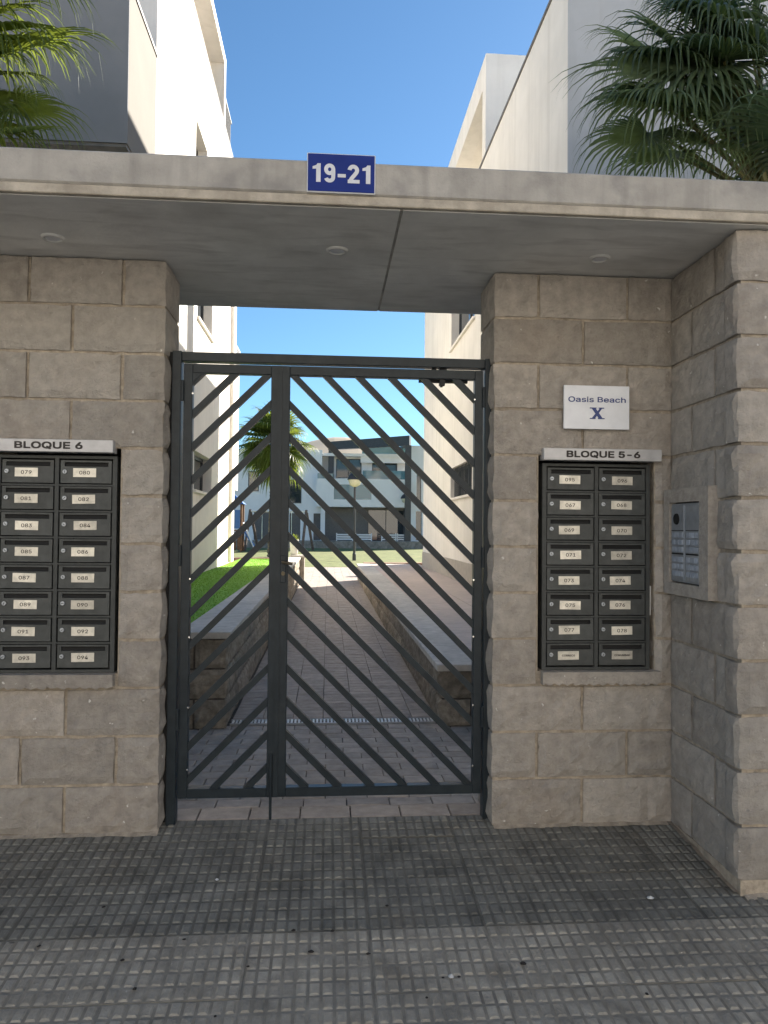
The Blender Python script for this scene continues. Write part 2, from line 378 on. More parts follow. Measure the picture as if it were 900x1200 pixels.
# linear drain
dr = thing('drain_channel', 'narrow slotted metal drain grating crossing the brick path between low walls', 'drain', (.05, 4.94, 0))
part('channel', box(-.62, .72, 4.885, 4.995, -.05, -.035), 'slot', dr)
fr = MB(); fr.box(-.62, .72, 4.885, 4.895, -.04, .003); fr.box(-.62, .72, 4.985, 4.995, -.04, .003); part('edge_rail', fr, 'alu', dr)
me = box(-.006, .006, -.043, .043, -.02, 0).mesh('grating_bar', 'plastic_white')
for i in range(56): link('grating_bar', me, dr, (-.605 + i * .0238, 4.94, .002))

# ------------------------------------------------------------------ split-face masonry
BC = {}
def block_mesh(w_, h_, d_, left=False, right=False, var=0, m='block', amp=1.):
    key = (round(w_, 3), round(h_, 3), round(d_, 3), left, right, var, m)
    if key in BC: return BC[key]
    rnd = random.Random(hash(key) & 0xffff if False else sum(int(abs(k) * 997) if isinstance(k, (int, float)) else len(k) for k in key[:3]) + var * 31 + left * 7 + right * 13)
    so = Vector((rnd.uniform(0, 50), rnd.uniform(0, 50), rnd.uniform(0, 50)))
    g = .0068; nx = max(3, round(w_ / .036)); nz = 6; ny = 4; mb = MB()
    X = [g + (w_ - 2 * g) * i / nx for i in range(nx + 1)]; Z = [g + (h_ - 2 * g) * j / nz for j in range(nz + 1)]
    def nse(x, y, z, s=9): return noise.noise(Vector((x, y, z)) * s + so)
    def edgex(j, side):  # irregular vertical arris
        return (nse(side * 3, 0, Z[j], 14) * .009 + nse(side * 3, 5, Z[j], 40) * .004) * amp
    grid = []
    for j in range(nz + 1):
        r_ = []
        for i in range(nx + 1):
            x, z = X[i], Z[j]
            onb = i in (0, nx) or j in (0, nz)
            y = (.0035 + .004 * nse(x, 1, z, 25)) if onb else -(.0035 + .009 * nse(x, 0, z, 13) + .0065 * nse(x, 7, z, 32)) * amp
            xx = x
            if left and i == 0: xx += -.002 + edgex(j, 1); y += .006
            if right and i == nx: xx += .002 + edgex(j, 2); y += .006
            zz = z + (nse(x, 3, z, 30) * .0055 if j in (0, nz) else 0)
            if i in (0, nx) and not ((left and i == 0) or (right and i == nx)): xx += nse(x, 8, z, 30) * .004
            r_.append((xx, y, zz))
        grid.append(r_)
    for j in range(nz):
        for i in range(nx): mb.quad(grid[j][i], grid[j][i + 1], grid[j + 1][i + 1], grid[j + 1][i])
    for side, on in ((0, left), (1, right)):
        i = 0 if side == 0 else nx; sg = -1 if side == 0 else 1
        if on:
            cols = []
            for k in range(ny + 1):
                yy = d_ * k / ny
                cols.append([grid[j][i] if k == 0 else ((0 if side == 0 else w_) + sg * (.001 + (.012 * (nse(9, yy, Z[j], 11) + .35) if 0 < k < ny and 0 < j < nz else -.004)) * amp, yy, grid[j][i][2]) for j in range(nz + 1)])
            for k in range(ny):
                for j in range(nz):
                    q = [cols[k][j], cols[k + 1][j], cols[k + 1][j + 1], cols[k][j + 1]]
                    mb.quad(*(q if side else q[::-1]))
        else:
            q = [(X[i], grid[0][i][1], Z[0]), (X[i], d_, Z[0]), (X[i], d_, Z[-1]), (X[i], grid[-1][i][1], Z[-1])]
            mb.quad(*(q if side else q[::-1]))
    mb.quad(*[grid[nz][i] for i in range(nx + 1)], (X[-1], d_, Z[-1]), (X[0], d_, Z[-1]))
    mb.quad(*[grid[0][i] for i in reversed(range(nx + 1))], (X[0], d_, Z[0]), (X[-1], d_, Z[0]))
    me = mb.mesh('block', m, weld=True); BC[key] = me
    return me
def course(parent, org, ax, segs, z, h_, d_, rot, lends=(), rends=(), m='block', name='block', amp=1.):
    """org: wall point at a=0, ax: unit direction along; segs [(a0,a1)]"""
    for a0, a1 in segs:
        me = block_mesh(a1 - a0, h_, d_, any(abs(a0 - e) < .004 for e in lends), any(abs(a1 - e) < .004 for e in rends), random.randrange(5), m, amp)
        link(name, me, parent, (org[0] + ax[0] * a0, org[1] + ax[1] * a0, z), (0, 0, rot))
def cut(bounds, hole):
    out = []
    for a, b in zip(bounds, bounds[1:]):
        if hole is None or b <= hole[0] + .001 or a >= hole[1] - .001: out.append((a, b)); continue
        if a < hole[0] - .03: out.append((a, hole[0]))
        if b > hole[1] + .03: out.append((hole[1], b))
    return out

YW = 3.17
HL, HR = (-1.392, -.868), (.914, 1.436)         # mailbox recesses
lw = thing('stone_wall', 'split-face stone block wall with recessed mailboxes under BLOQUE 6 plate', 'wall', (-1.9, 3.3, 0))
core = holes('y', 3.181, 3.44, -3.4, -.698, -.3, 2.395, [(HL[0], HL[1], .66, 1.6)]); part('mortar', core, 'mortar', lw)
part('backing', box(-3.4, -.70, 3.441, 3.46, -.3, 2.395), 'slot', lw)
for c in range(12):
    b = [-.69 - .383 * k for k in range(8)] if c % 2 == 0 else [-.69, -.868] + [-.868 - .383 * k for k in range(1, 8)]
    b = b[::-1]
    hole = HL if 3 <= c <= 7 else None
    course(lw, (0, YW), (1, 0), cut(b, hole), .2 * c, .2, .29, 0, rends=(-.69, HL[0]), lends=(HL[1],))
rw = thing('stone_wall', 'split-face stone block wall carrying the white name board and mailboxes under BLOQUE 5-6 plate', 'wall', (1.1, 3.3, 0))
part('mortar', holes('y', 3.181, 3.44, .718, 1.515, -.3, 2.395, [(HR[0], HR[1], .66, 1.6)]), 'mortar', rw)
part('backing', box(.72, 3.6, 3.441, 3.46, -.3, 2.395), 'slot', rw)
for c in range(12):
    b = [.71, 1.11, 1.517] if c % 2 == 0 else [.71, .91, 1.31, 1.517]
    course(rw, (0, YW), (1, 0), cut(b, HR if 3 <= c <= 7 else None), .2 * c, .2, .29, 0, lends=(.71, HR[1]), rends=(HR[0],))
# projecting pier on the right: return face (towards -X) and street face
pw_ = thing('stone_pier', 'projecting split-face stone pier with door intercom set in its side', 'wall', (2.3, 2.9, 0))
part('mortar', box(1.519, 3.6, 2.63, 3.43, -.3, 2.395), 'mortar', pw_)
part('plinth', box(1.509, 3.6, 2.622, 3.16, -.3, .006), 'mortar', pw_)
for c in range(12):
    bb = [2.618 + .012, 2.80, 3.18] if c % 2 else [2.618 + .012, 2.985, 3.18]
    ic = (2.80, 3.165) if c in (5, 6) else None
    segs = []
    for a, b_ in zip(bb, bb[1:]):
        if ic and b_ > ic[0] + .01: b_ = ic[0]
        if b_ - a > .03: segs.append((a, b_))
    if ic: segs = [(2.63, 2.80)]
    # along -Y direction (rot -90): local +x -> world -Y
    for a, b_ in segs:
        me = block_mesh(b_ - a, .2, .1, False, a < 2.64, random.randrange(5))
        link('block', me, pw_, (1.507, b_, .2 * c), (0, 0, R(-90)))
    off = .25 if c % 2 else .40
    xb = [1.50, 1.50 + off] + [1.50 + off + .4 * k for k in range(1, 6)]
    for a, b_ in zip(xb, xb[1:]):
        link('block', block_mesh(b_ - a, .2, .1, a < 1.51, False, random.randrange(5)), pw_, (a, 2.618, .2 * c), (0, 0, 0))

# ------------------------------------------------------------------ canopy slab
cs = thing('canopy_slab', 'long weathered concrete canopy slab spanning the gate and both stone walls', 'canopy', (.2, 3.2, 2.4))
part('slab', box(-3.6, 3.9, 2.566, 3.828, 2.436, 2.552), 'concrete', cs, bevel=.006)
part('drip_band', box(-3.6, 3.9, 2.570, 2.592, 2.402, 2.4355), 'band', cs, bevel=.003)
part('soffit_panel', box(-3.6, .243, 2.593, 3.82, 2.4, 2.4355), 'soffit', cs)
part('soffit_panel', box(.254, 3.9, 2.593, 3.82, 2.4, 2.4355), 'soffit', cs)
part('joint_filler', box(.2435, .2535, 2.594, 3.815, 2.4016, 2.4355), 'concrete', cs)
for x, yy, l in ((.025, 2.99, 'over the metal gate'), (1.108, 2.97, 'over the BLOQUE 5-6 mailboxes'), (-1.084, 2.966, 'over the BLOQUE 6 mailboxes')):
    d = thing('downlight', 'small round recessed downlight in the canopy soffit ' + l, 'light', (x, yy, 2.4), 'downlights in the canopy')
    part('trim_ring', MB().lathe(x, yy, [(.028, 2.3985), (.030, 2.392), (.040, 2.391), (.045, 2.3995)], 24), 'soffit', d, smooth=True)
    part('lens', MB().lathe(x, yy, [(.0005, 2.3955), (.0285, 2.3955), (.029, 2.3985)], 20), 'signgrey', d)

# ------------------------------------------------------------------ signs
def letters(parent, s, size, m, loc, **k): return text('lettering', s, size, m, parent, loc, **k)
cx, cz = .033, 2.506
sg = thing('number_sign', 'blue enamel house number plate reading 19-21 on the canopy edge', 'sign', (cx, 2.564, cz))
part('edge', box(cx - .119, cx + .119, 2.558, 2.5655, cz - .069, cz + .069), 'signgrey', sg, bevel=.002)
part('face', box(cx - .1155, cx + .1155, 2.556, 2.5579, cz - .0655, cz + .0655), 'navy', sg, bevel=.001)
def ribbon(pts, wd, y):
    mb = MB(); P = [Vector((a, 0, b)) for a, b in pts]; prev = None
    for k, p in enumerate(P):
        t = (P[min(k + 1, len(P) - 1)] - P[max(k - 1, 0)]).normalized(); nn = Vector((-t.z, 0, t.x)) * wd / 2
        cur = ((p + nn), (p - nn)); cur = [(cx + q.x, y, cz + q.z) for q in cur]
        if prev: mb.quad(prev[0], prev[1], cur[1], cur[0])
        prev = cur
    return mb
def arc(x, z, rx, rz, a0, a1, n=18): return [(x + rx * math.cos(R(a0 + (a1 - a0) * k / n)), z + rz * math.sin(R(a0 + (a1 - a0) * k / n))) for k in range(n + 1)]
def poly(*p): mb = MB(); mb.quad(*[(cx + a, 2.5555, cz + b) for a, b in p]); return mb
for x in (-.0715, .1012):                      # the two ones: stem with a flag
    part('lettering', poly((x - .0155, -.034), (x, -.034), (x, .031), (x - .011, .031), (x - .0155, .0245)), 'signgrey', sg)
    part('lettering', poly((x - .028, .011), (x - .0156, .012), (x - .0156, .0243), (x - .028, .020)), 'signgrey', sg)
part('lettering', ribbon(arc(-.0405, .0115, .0125, .0135, 0, 360, 28), .0135, 2.5555), 'signgrey', sg)
part('lettering', ribbon([(-.028, .012), (-.0276, 0.0), (-.0278, -.012)] + arc(-.0405, -.0165, .0125, .0115, 0, -165, 14), .0135, 2.5552), 'signgrey', sg)
part('lettering', poly((-.0125, -.015), (.0155, -.015), (.0155, -.003), (-.0125, -.003)), 'signgrey', sg)
part('lettering', ribbon(arc(.0415, .0110, .0130, .0135, 175, -35, 18) + [(.045, -.006), (.036, -.017), (.0305, -.0275)], .0138, 2.5552), 'signgrey', sg)
part('lettering', poly((.0225, -.034), (.0635, -.034), (.0635, -.0215), (.0225, -.0215)), 'signgrey', sg)
cx, cz = 1.161, 1.809
sg = thing('name_sign', 'white rectangular board lettered Oasis Beach X above mailboxes', 'sign', (cx, 3.148, cz))
part('board', box(cx - .146, cx + .146, 3.142, 3.153, cz - .095, cz + .095), 'signwhite', sg, bevel=.0015)
letters(sg, 'Oasis Beach', .043, 'blue_ink', (cx + .001, 3.1413, cz + .034), bold=.0006, width=.256)
xm = MB(); yx = 3.1413
def pp(*p): xm.quad(*[(cx + a, yx, cz - .026 + b) for a, b in p])
pp((-.026, -.025), (-.010, -.025), (.026, .025), (.016, .025)); 
xm2 = MB()
yx2 = 3.1405
xm2.quad(*[(cx + a, yx2, cz - .026 + b) for a, b in ((-.026, .025), (.010, -.025), (.028, -.025), (-.008, .025))])
for a0, a1, b in ((-.032, -.002, .0205), (.008, .032, .0205), (-.032, -.006, -.025), (.004, .034, -.025)):
    xm2.quad(*[(cx + a, yx2 - .0003, cz - .026 + bb) for a, bb in ((a0, b), (a1, b), (a1, b + .0045), (a0, b + .0045))])
part('lettering', xm, 'blue_ink', sg); part('lettering', xm2, 'blue_ink', sg)
def block_sign(x0, x1, s, tx, label):
    t = thing('block_sign', label, 'sign', ((x0 + x1) / 2, 3.16, 1.58))
    part('plate', box(x0, x1, 3.138, 3.20, 1.577, 1.629), 'alu', t, bevel=.002)
    letters(t, s, .050, 'ink', (tx, 3.1372, 1.603), bold=.0017, width=.272 if len(s) < 9 else .328)
block_sign(.926, 1.452, 'BLOQUE 5-6', 1.19, 'grey metal header strip lettered BLOQUE 5-6 over mailboxes')
block_sign(-1.42, -.890, 'BLOQUE 6', -1.148, 'grey metal header strip lettered BLOQUE 6 over mailboxes')
# wavy-edged stone sills under the cabinets
def sill(x0, x1, parent):
    mb = MB(); n = 44; z1 = .662
    rnd = random.Random(int(abs(x0) * 100))
    P = [(x0 + (x1 - x0) * i / n, .608 + .005 * math.sin(i * 1.9) + rnd.uniform(-.003, .003)) for i in range(n + 1)]
    for (a, za), (b, zb) in zip(P, P[1:]):
        mb.quad((a, 3.142, za), (b, 3.142, zb), (b, 3.142, z1), (a, 3.142, z1)); mb.quad((a, 3.142, z1), (b, 3.142, z1), (b, 3.30, z1), (a, 3.30, z1))
        mb.quad((a, 3.142, za), (a, 3.30, .607), (b, 3.30, .607), (b, 3.142, zb))
    mb.quad((x0, 3.142, P[0][1]), (x0, 3.142, z1), (x0, 3.30, z1), (x0, 3.30, .607)); mb.quad((x1, 3.142, P[-1][1]), (x1, 3.30, .607), (x1, 3.30, z1), (x1, 3.142, z1))
    part('sill', mb, 'block', parent, weld=True)
sill(.928, 1.452, rw); sill(-1.45, -.877, lw)

# ------------------------------------------------------------------ mailbox banks
DOOR = holes('y', 0, .012, -.1035, .1035, -.0475, .0475, [(-.088, .090, .022, .040)]).mesh('door', 'door', weld=True)
SLOTB = box(-.092, .094, .0125, .03, .018, .044).mesh('slot', 'slot')
FLAP = MB().hull8([(-.086, .004, .0235), (.088, .004, .0235), (.088, .011, .0235), (-.086, .011, .0235), (-.086, .010, .0385), (.088, .010, .0385), (.088, .011, .0385), (-.086, .011, .0385)]).mesh('flap', 'slot')
PLATE = box(-.0465, .0465, -.0022, 0, -.0185, .0185).mesh('name_plate', 'plate')
mbk = MB(); mbk.tube([(0, 0, 0), (0, -.006, 0), (0, -.0062, 0)], [.0085, .0085, .007], 14)
LOCK = mbk.mesh('lock', 'steel', smooth=False)
KEY = MB().box(-.001, .001, -.0075, -.0063, -.005, .005).mesh('key_slot', 'slot')
def bank(x0, x1, rows, label):
    rnd = random.Random(len(label))
    t = thing('mailbox_bank', label, 'mailboxes', ((x0 + x1) / 2, 3.25, .665)); xm = (x0 + x1) / 2
    yf = 3.184
    c = holes('y', yf, yf + .20, x0, x1, .664, 1.566, [(x0 + .018, xm - .008, .676, 1.554), (xm + .008, x1 - .018, .676, 1.554)])
    part('cabinet', c, 'cabinet', t, weld=True); part('back_panel', box(x0, x1, yf + .201, yf + .21, .664, 1.566), 'slot', t)
    for col, xc in ((0, (x0 + .018 + xm - .008) / 2), (1, (xm + .008 + x1 - .018) / 2)):
        sh = MB()
        for r in range(9): sh.box(xc - .1135, xc + .1135, yf + .003, yf + .15, .6762 + r * .10960 - .004, .6762 + r * .10960 + .004) if 0 < r < 8 else None
        part('divider', sh, 'cabinet', t)
        for r in range(8):
            zc = 1.4993 - r * .1097; yd = yf + .001 + rnd.uniform(-.001, .002)
            d = link('door', DOOR, t, (xc + rnd.uniform(-.001, .001), yd, zc), (0, rnd.uniform(-.004, .004), rnd.uniform(-.006, .006)))
            link('slot', SLOTB, d, (xc, yd, zc))
            link('flap', FLAP, d, (xc, yd, zc), (rnd.uniform(-.05, .1), 0, 0))
            px = xc - .004 + rnd.uniform(-.004, .006); pzz = zc - .005 + rnd.uniform(-.002, .002)
            link('name_plate', PLATE, d, (px, yd - .0002, pzz), (0, rnd.uniform(-.02, .02), 0))
            s = rows[r][col]
            text('lettering', s, .028 if len(s) == 3 else .0155, 'ink', d, (px, yd - .0026, pzz), bold=.0003, width=.043 if len(s) == 3 else (.058 if len(s) < 8 else .070), ext=.0002)
            lk = link('lock', LOCK, d, (xc - .085, yd, zc - .0005)); link('key_slot', KEY, d, (xc - .085, yd, zc - .0005), (0, rnd.uniform(0, 3), 0))
    return t
rowsR = [('095', '096')] + [('%03d' % k, '%03d' % (k + 1)) for k in range(67, 78, 2)] + [('CORREOS', 'COMUNIDAD')]
rowsL = [('%03d' % k, '%03d' % (k + 1)) for k in range(79, 94, 2)]
bank(.934, 1.418, rowsR, 'dark grey bank of sixteen mailboxes numbered 067 to 078 under BLOQUE 5-6')
bank(-1.374, -.884, rowsL, 'dark grey bank of sixteen mailboxes numbered 079 to 094 under BLOQUE 6')
pk = solo('folded_paper', MB().hull8([(1.424, 3.20, .90), (1.430, 3.20, .90), (1.430, 3.30, .90), (1.424, 3.30, .90), (1.4235, 3.196, 1.03), (1.4295, 3.196, 1.03), (1.4295, 3.30, 1.03), (1.4235, 3.30, 1.03)]),
          'scrap', (1.427, 3.25, .9), 'strip of pale paper wedged beside the BLOQUE 5-6 mailbox cabinet', 'paper')

# ------------------------------------------------------------------ intercom
ic = thing('door_intercom', 'two-column metal door intercom in a stone surround on the pier side', 'intercom', (1.49, 2.98, 1.0))
sr = holes('x', 1.468, 1.56, 2.775, 3.155, 1.005, 1.452, [(2.845, 3.105, 1.055, 1.395)]); part('surround', sr, 'surround', ic, weld=True)
part('backplate', box(1.500, 1.51, 2.84, 3.11, 1.05, 1.40), 'cabinet', ic)
def yb(c, wd, z0, z1, x0, x1): return box(x0, x1, c - wd / 2, c + wd / 2, z0, z1)
part('housing', box(1.478, 1.50, 2.852, 3.098, 1.060, 1.390), 'steel', ic, bevel=.002)
for c in (3.038, 2.912):
    p = part('panel', yb(c, .112, 1.068, 1.382, 1.474, 1.4775), 'steel', ic, bevel=.001)
    part('divider', yb(c, .104, 1.176, 1.182, 1.4725, 1.4739), 'slot', p)
    part('divider', yb(c, .104, 1.275, 1.278, 1.4725, 1.4739), 'slot', p)
    for r in range(6):
        for q in range(3):
            zz = 1.085 + r * .030 + (.012 if r > 2 else 0)
            part('button', yb(c - .032 + q * .032, .025, zz, zz + .021, 1.4705, 1.4739), 'button', p)
mb = MB().tube([(1.4739, 3.045, 1.325), (1.469, 3.045, 1.325), (1.468, 3.045, 1.325)], [.024, .023, .018], 20); part('camera_lens', mb, 'slot', ic)

# ------------------------------------------------------------------ gate
YG = 3.27
gf = thing('gateway', 'dark grey steel gateway of two posts and a top rail round the gate', 'gateway', (.02, YG, 0))
part('post', box(-.676, -.637, YG - .03, YG + .03, -.01, 2.032), 'anthracite', gf, bevel=.002)
part('post', box(.689, .724, YG - .03, YG + .03, -.01, 2.032), 'anthracite', gf, bevel=.002)
part('top_rail', box(-.6365, .6885, YG - .025, YG + .025, 1.990, 2.030), 'anthracite', gf, bevel=.002)
sl_ = MB().box(-.692, -.6765, YG - .01, YG + .05, 0, 2.03); part('packing', sl_, 'rubber', gf)
part('packing', MB().box(.7245, .728, YG - .01, YG + .05, 0, 2.03), 'rubber', gf)
def leaf(x0, x1, name, label, sgn, edge_in):
    """sgn +1: bars rise to the right; edge_in: inner x interval for bars"""
    t = thing('gate_leaf', label, 'gate', ((x0 + x1) / 2, YG, .11), 'leaves of the double gate')
    zt, zb = 1.980, .112
    part('top_rail', box(edge_in[0], edge_in[1], YG - .02, YG + .02, 1.940, zt), 'anthracite', t, bevel=.002)
    part('bottom_rail', box(edge_in[0], edge_in[1], YG - .02, YG + .02, zb, .152), 'anthracite', t, bevel=.002)
    part('stile', box(x0, edge_in[0], YG - .02, YG + .02, zb, zt), 'anthracite', t, bevel=.002)
    part('stile', box(edge_in[1], x1, YG - .02, YG + .02, zb, zt), 'anthracite', t, bevel=.002)
    xi0, xi1 = edge_in; xc = xi1 if sgn > 0 else xi0
    # heights at the meeting stile, pitch .1435
    for k in range(-5, 20):
        zc = 1.812 - .1435 * (k - 1) if True else 0
        # line z = zc - |x-xc|
        pts = []
        L_ = xi1 - xi0
        d0 = max(0, zc - 1.940) - .016; d1 = min(L_, zc - .152) + .016
        if d1 - d0 < .055: continue
        a = (xc - sgn * d0, YG, zc - d0); b = (xc - sgn * d1, YG, zc - d1)
        part('bar', MB().bar(a, b, .0265, .028), 'anthracite', t)
        # end weld plates
    for z_ in (.235, .50, .80, 1.05, 1.85):
        xs = xi0 if sgn > 0 else xi1
        part('screw', MB().tube([(xs + (.001 if sgn > 0 else -.001), YG - .0205, z_), (xs + (.001 if sgn > 0 else -.001), YG - .0225, z_)], .004, 8), 'chrome', t)
    return t
gl = leaf(-.628, -.217, 'narrow', 'narrow dark grey gate leaf with slanted bars rising toward the centre', 1, (-.590, -.2535))
gr = leaf(-.2135, .682, 'wide', 'wide dark grey gate leaf with slanted bars falling away from the centre', -1, (-.172, .645))
for z_ in (.45, 1.15, 1.86):
    part('hinge', MB().tube([(-.6325, YG - .026, z_ - .045), (-.6325, YG - .026, z_ + .045)], .008, 10), 'anthracite', gl)
    part('hinge', MB().tube([(.6855, YG - .026, z_ - .045), (.6855, YG - .026, z_ + .045)], .008, 10), 'anthracite', gr)
part('corner_gusset', MB().hull8([(-.590, YG - .018, 1.90), (-.552, YG - .018, 1.94), (-.552, YG + .018, 1.94), (-.590, YG + .018, 1.90), (-.590, YG - .018, 1.941), (-.589, YG - .018, 1.941), (-.589, YG + .018, 1.941), (-.590, YG + .018, 1.941)]), 'anthracite', gl)
# closer
cl = MB(); cl.tube([(.49, YG + .01, 1.985), (.52, YG + .01, 1.985)], .014, 10); cl.tube([(.455, YG + .012, 1.985), (.475, YG + .012, 1.985)], .010, 10)
cl.box(.40, .62, YG + .021, YG + .045, 1.932, 1.965); cl.box(.488, .512, YG - .012, YG + .015, 1.913, 1.939); cl.tube([(.497, YG - .005, 1.914), (.497, YG - .005, 1.905)], .006, 8)
part('door_closer', cl, 'rubber', gr)
lk = part('lock_case', box(-.205, -.180, YG - .026, YG - .0205, 1.035, 1.155), 'anthracite', gr, bevel=.002)
part('key_cylinder', MB().tube([(-.192, YG - .0265, 1.075), (-.192, YG - .033, 1.075)], .009, 12), 'bronze', lk)
part('handle', MB().tube([(-.192, YG - .0265, 1.125), (-.192, YG - .05, 1.125), (-.175, YG - .056, 1.122), (-.150, YG - .056, 1.118)], [.008, .007, .007, .007], 10), 'bronze', lk)
part('meeting_strip', box(-.226, -.205, YG - .0235, YG - .0205, .113, 1.979), 'anthracite', gr)
part('drop_bolt', MB().tube([(-.235, YG - .027, .02), (-.235, YG - .027, .30)], .006, 8), 'anthracite', gl)

# ------------------------------------------------------------------ low walls, terrace, lawn bed
def low_wall(label, xf, side, yend, ztop, xback):
    """side +1: wall body lies at x > xf; faces path"""
    t = thing('low_wall', label, 'wall', (xf + side * .15, 10, 0)); y0 = 4.76
    xb = xf + side * .30
    mb = MB(); mb.box(min(xf + side * .012, xb), max(xf + side * .012, xb), y0 + .012, yend, -.2, ztop - .045); mb.box(min(xb, xback), max(xb, xback), y0 + .012, y0 + .25, -.2, ztop - .045)
    part('mortar', mb, 'joint', t)
    # coping slabs
    y = y0 - .03
    while y < yend:
        y2 = min(y + 1.0, yend)
        b = MB().box(min(xf - side * .03, xb), max(xf - side * .03, xb), y, y2 - .004, ztop - .044, ztop); part('coping', b, 'coping', t, bevel=.004); y += 1.0
    part('coping', MB().box(min(xb + side * .004, xback), max(xb + side * .004, xback), y0 - .03, y0 + .25, ztop - .044, ztop), 'coping', t, bevel=.004)
    hgt = ztop - .048; n = max(2, round(hgt / .2)); ch = hgt / n
    for c in range(n):
        # end face (towards the gate)
        aa = 0.; ww = abs(xback - xf)
        off = 0 if c % 2 else -.2
        a = off
        while a < ww - .02:
            a0 = max(0, a); a1 = min(ww, a + .4)
            if side > 0: course(t, (xf, y0), (1, 0), [(a0, a1)], ch * c, ch, .1, 0, lends=(0.,), m='lowblock', amp=1.5)
            else: course(t, (xf - ww, y0), (1, 0), [(ww - a1, ww - a0)], ch * c, ch, .1, 0, rends=(ww,), m='lowblock', amp=1.5)
            a += .4
        # path face
        a = y0 + .012 + (.0 if c % 2 else -.2)
        while a < yend - .05:
            a0 = max(y0 + .012, a); a1 = min(yend, a + .4)
            me = block_mesh(a1 - a0, ch, .1, False, False, random.randrange(5), 'lowblock', 1.5)
            if side > 0: link('block', me, t, (xf, a1, ch * c), (0, 0, R(-90)))
            else: link('block', me, t, (xf, a0, ch * c), (0, 0, R(90)))
            a += .4
    return t
low_wall('low stone wall with pale coping holding the green lawn strip', -.63, -1, 16.6, .615, -1.95)
low_wall('low stone wall with pale coping beside the pinkish terrace', .735, 1, 18.2, .405, 2.25)
terr = struct('terrace', box(1.036, 2.26, 5.012, 18.2, -.3, .380), 'joint')
yy = 5.02
tmesh = box(-.298, .298, -.298, .298, -.02, 0).mesh('paving_slab', 'terrace', bevel=.003)
while yy < 18.0:
    for xx in (1.34, 1.942): link('paving_slab', tmesh, terr, (xx, yy + .3, .398))
    yy += .602
lawn = struct('lawn_strip', box(-1.92, -.932, 5.012, 16.6, -.3, .575), 'grass_turf')
gb = MB(); rr = random.Random(5)
for i in range(16000):
    yv = 5.02 + 11.5 * rr.random() ** 1.5; x = rr.uniform(-1.9, -.935); h = rr.uniform(.006, .016); a = rr.uniform(0, 6.28); wd = .0025 + yv * .0003
    dx, dy = math.cos(a) * wd, math.sin(a) * wd; lx, ly = rr.uniform(-.012, .012), rr.uniform(-.012, .012)
    gb.quad((x - dx, yv - dy, .574), (x + dx, yv + dy, .574), (x + lx, yv + ly, .574 + h))
o = link('turf', gb.mesh('turf', 'blade')); tag(o, 'bright green artificial turf on the strip beside the left building', 'grass', kind='stuff')
# sunlit end pillar with planter
ep = thing('stone_pillar', 'sunlit rough stone pillar ending the lawn strip wall', 'pillar', (-.67, 16.9, 0))
part('shaft', box(-.82, -.52, 16.65, 17.05, -.05, .60), 'stonewall', ep, bevel=.01)
part('cap', box(-.85, -.50, 16.62, 17.08, .60, .655), 'coping', ep, bevel=.006)
pl = thing('plant_pot', 'tall pale pot with a small yellowish plant on the stone pillar', 'pot', (-.76, 16.85, .655))
part('pot', MB().lathe(-.76, 16.85, [(.001, .656), (.075, .656), (.09, .72), (.098, .97), (.105, .975), (.105, 1.0), (.09, 1.0), (.085, .96), (.001, .95)], 18), 'pot', pl, smooth=True)
lf = MB(); rr = random.Random(2)
for i in range(120):
    a = rr.uniform(0, 6.28); e = rr.uniform(.2, 1.4); L_ = rr.uniform(.08, .2); b = Vector((-.76, 16.85, .97)); d = Vector((math.cos(a) * math.cos(e), math.sin(a) * math.cos(e), math.sin(e))); s = d.cross(Vector((0, 0, 1))).normalized() * .012
    lf.quad(b, b + d * L_ * .6 - s, b + d * L_, b + d * L_ * .6 + s)
part('foliage', lf, 'leaf', pl)

# ------------------------------------------------------------------ apartment buildings
def window(parent, plane, c, a0, a1, z0, z1, inward, sillm='white', grille=False, mull=1):
    """frame + panes set back in an opening"""
    ci = c + inward * .14
    def bb(a, b, zz0, zz1, d0, d1):
        lo, hi = sorted((ci + inward * d0, ci + inward * d1))
        return box(lo, hi, a, b, zz0, zz1) if plane == 'x' else box(a, b, lo, hi, zz0, zz1)
    f = MB()
    for q in (bb(a0, a1, z0, z0 + .05, 0, .05), bb(a0, a1, z1 - .05, z1, 0, .05), bb(a0, a0 + .05, z0 + .05, z1 - .05, 0, .05), bb(a1 - .05, a1, z0 + .05, z1 - .05, 0, .05)):
        i = len(f.v); f.v += q.v; f.f += [tuple(i + k for k in t) for t in q.f]
    for k in range(mull):
        am = a0 + (a1 - a0) * (k + 1) / (mull + 1); q = bb(am - .03, am + .03, z0 + .05, z1 - .05, 0, .05); i = len(f.v); f.v += q.v; f.f += [tuple(i + k_ for k_ in t) for t in q.f]
    wn = part('window', f, 'frame_dark', parent)
    part('pane', bb(a0 + .05, a1 - .05, z0 + .05, z1 - .05, .02, .03), 'pane', wn)
    part('room_back', bb(a0, a1, z0, z1, .35, .36), 'slot', wn)
    lo, hi = sorted((c - inward * .04, c + inward * .14))
    part('sill', box(lo, hi, a0 - .04, a1 + .04, z0 - .04, z0 - .001) if plane == 'x' else box(a0 - .04, a1 + .04, lo, hi, z0 - .04, z0 - .001), sillm, wn)
    if grille:
        g = MB(); n = max(3, int((a1 - a0) / .12))
        for k in range(1, n):
            a = a0 + (a1 - a0) * k / n; q = bb(a - .008, a + .008, z0, z1, -.09, -.075); i = len(g.v); g.v += q.v; g.f += [tuple(i + k_ for k_ in t) for t in q.f]
        part('grille', g, 'frame_dark', wn)
XL, XR = -1.9, 2.2
lb = thing('apartment_building', 'white apartment building with sunlit side wall beside the lawn strip', 'building', (-5.5, 11, 0))
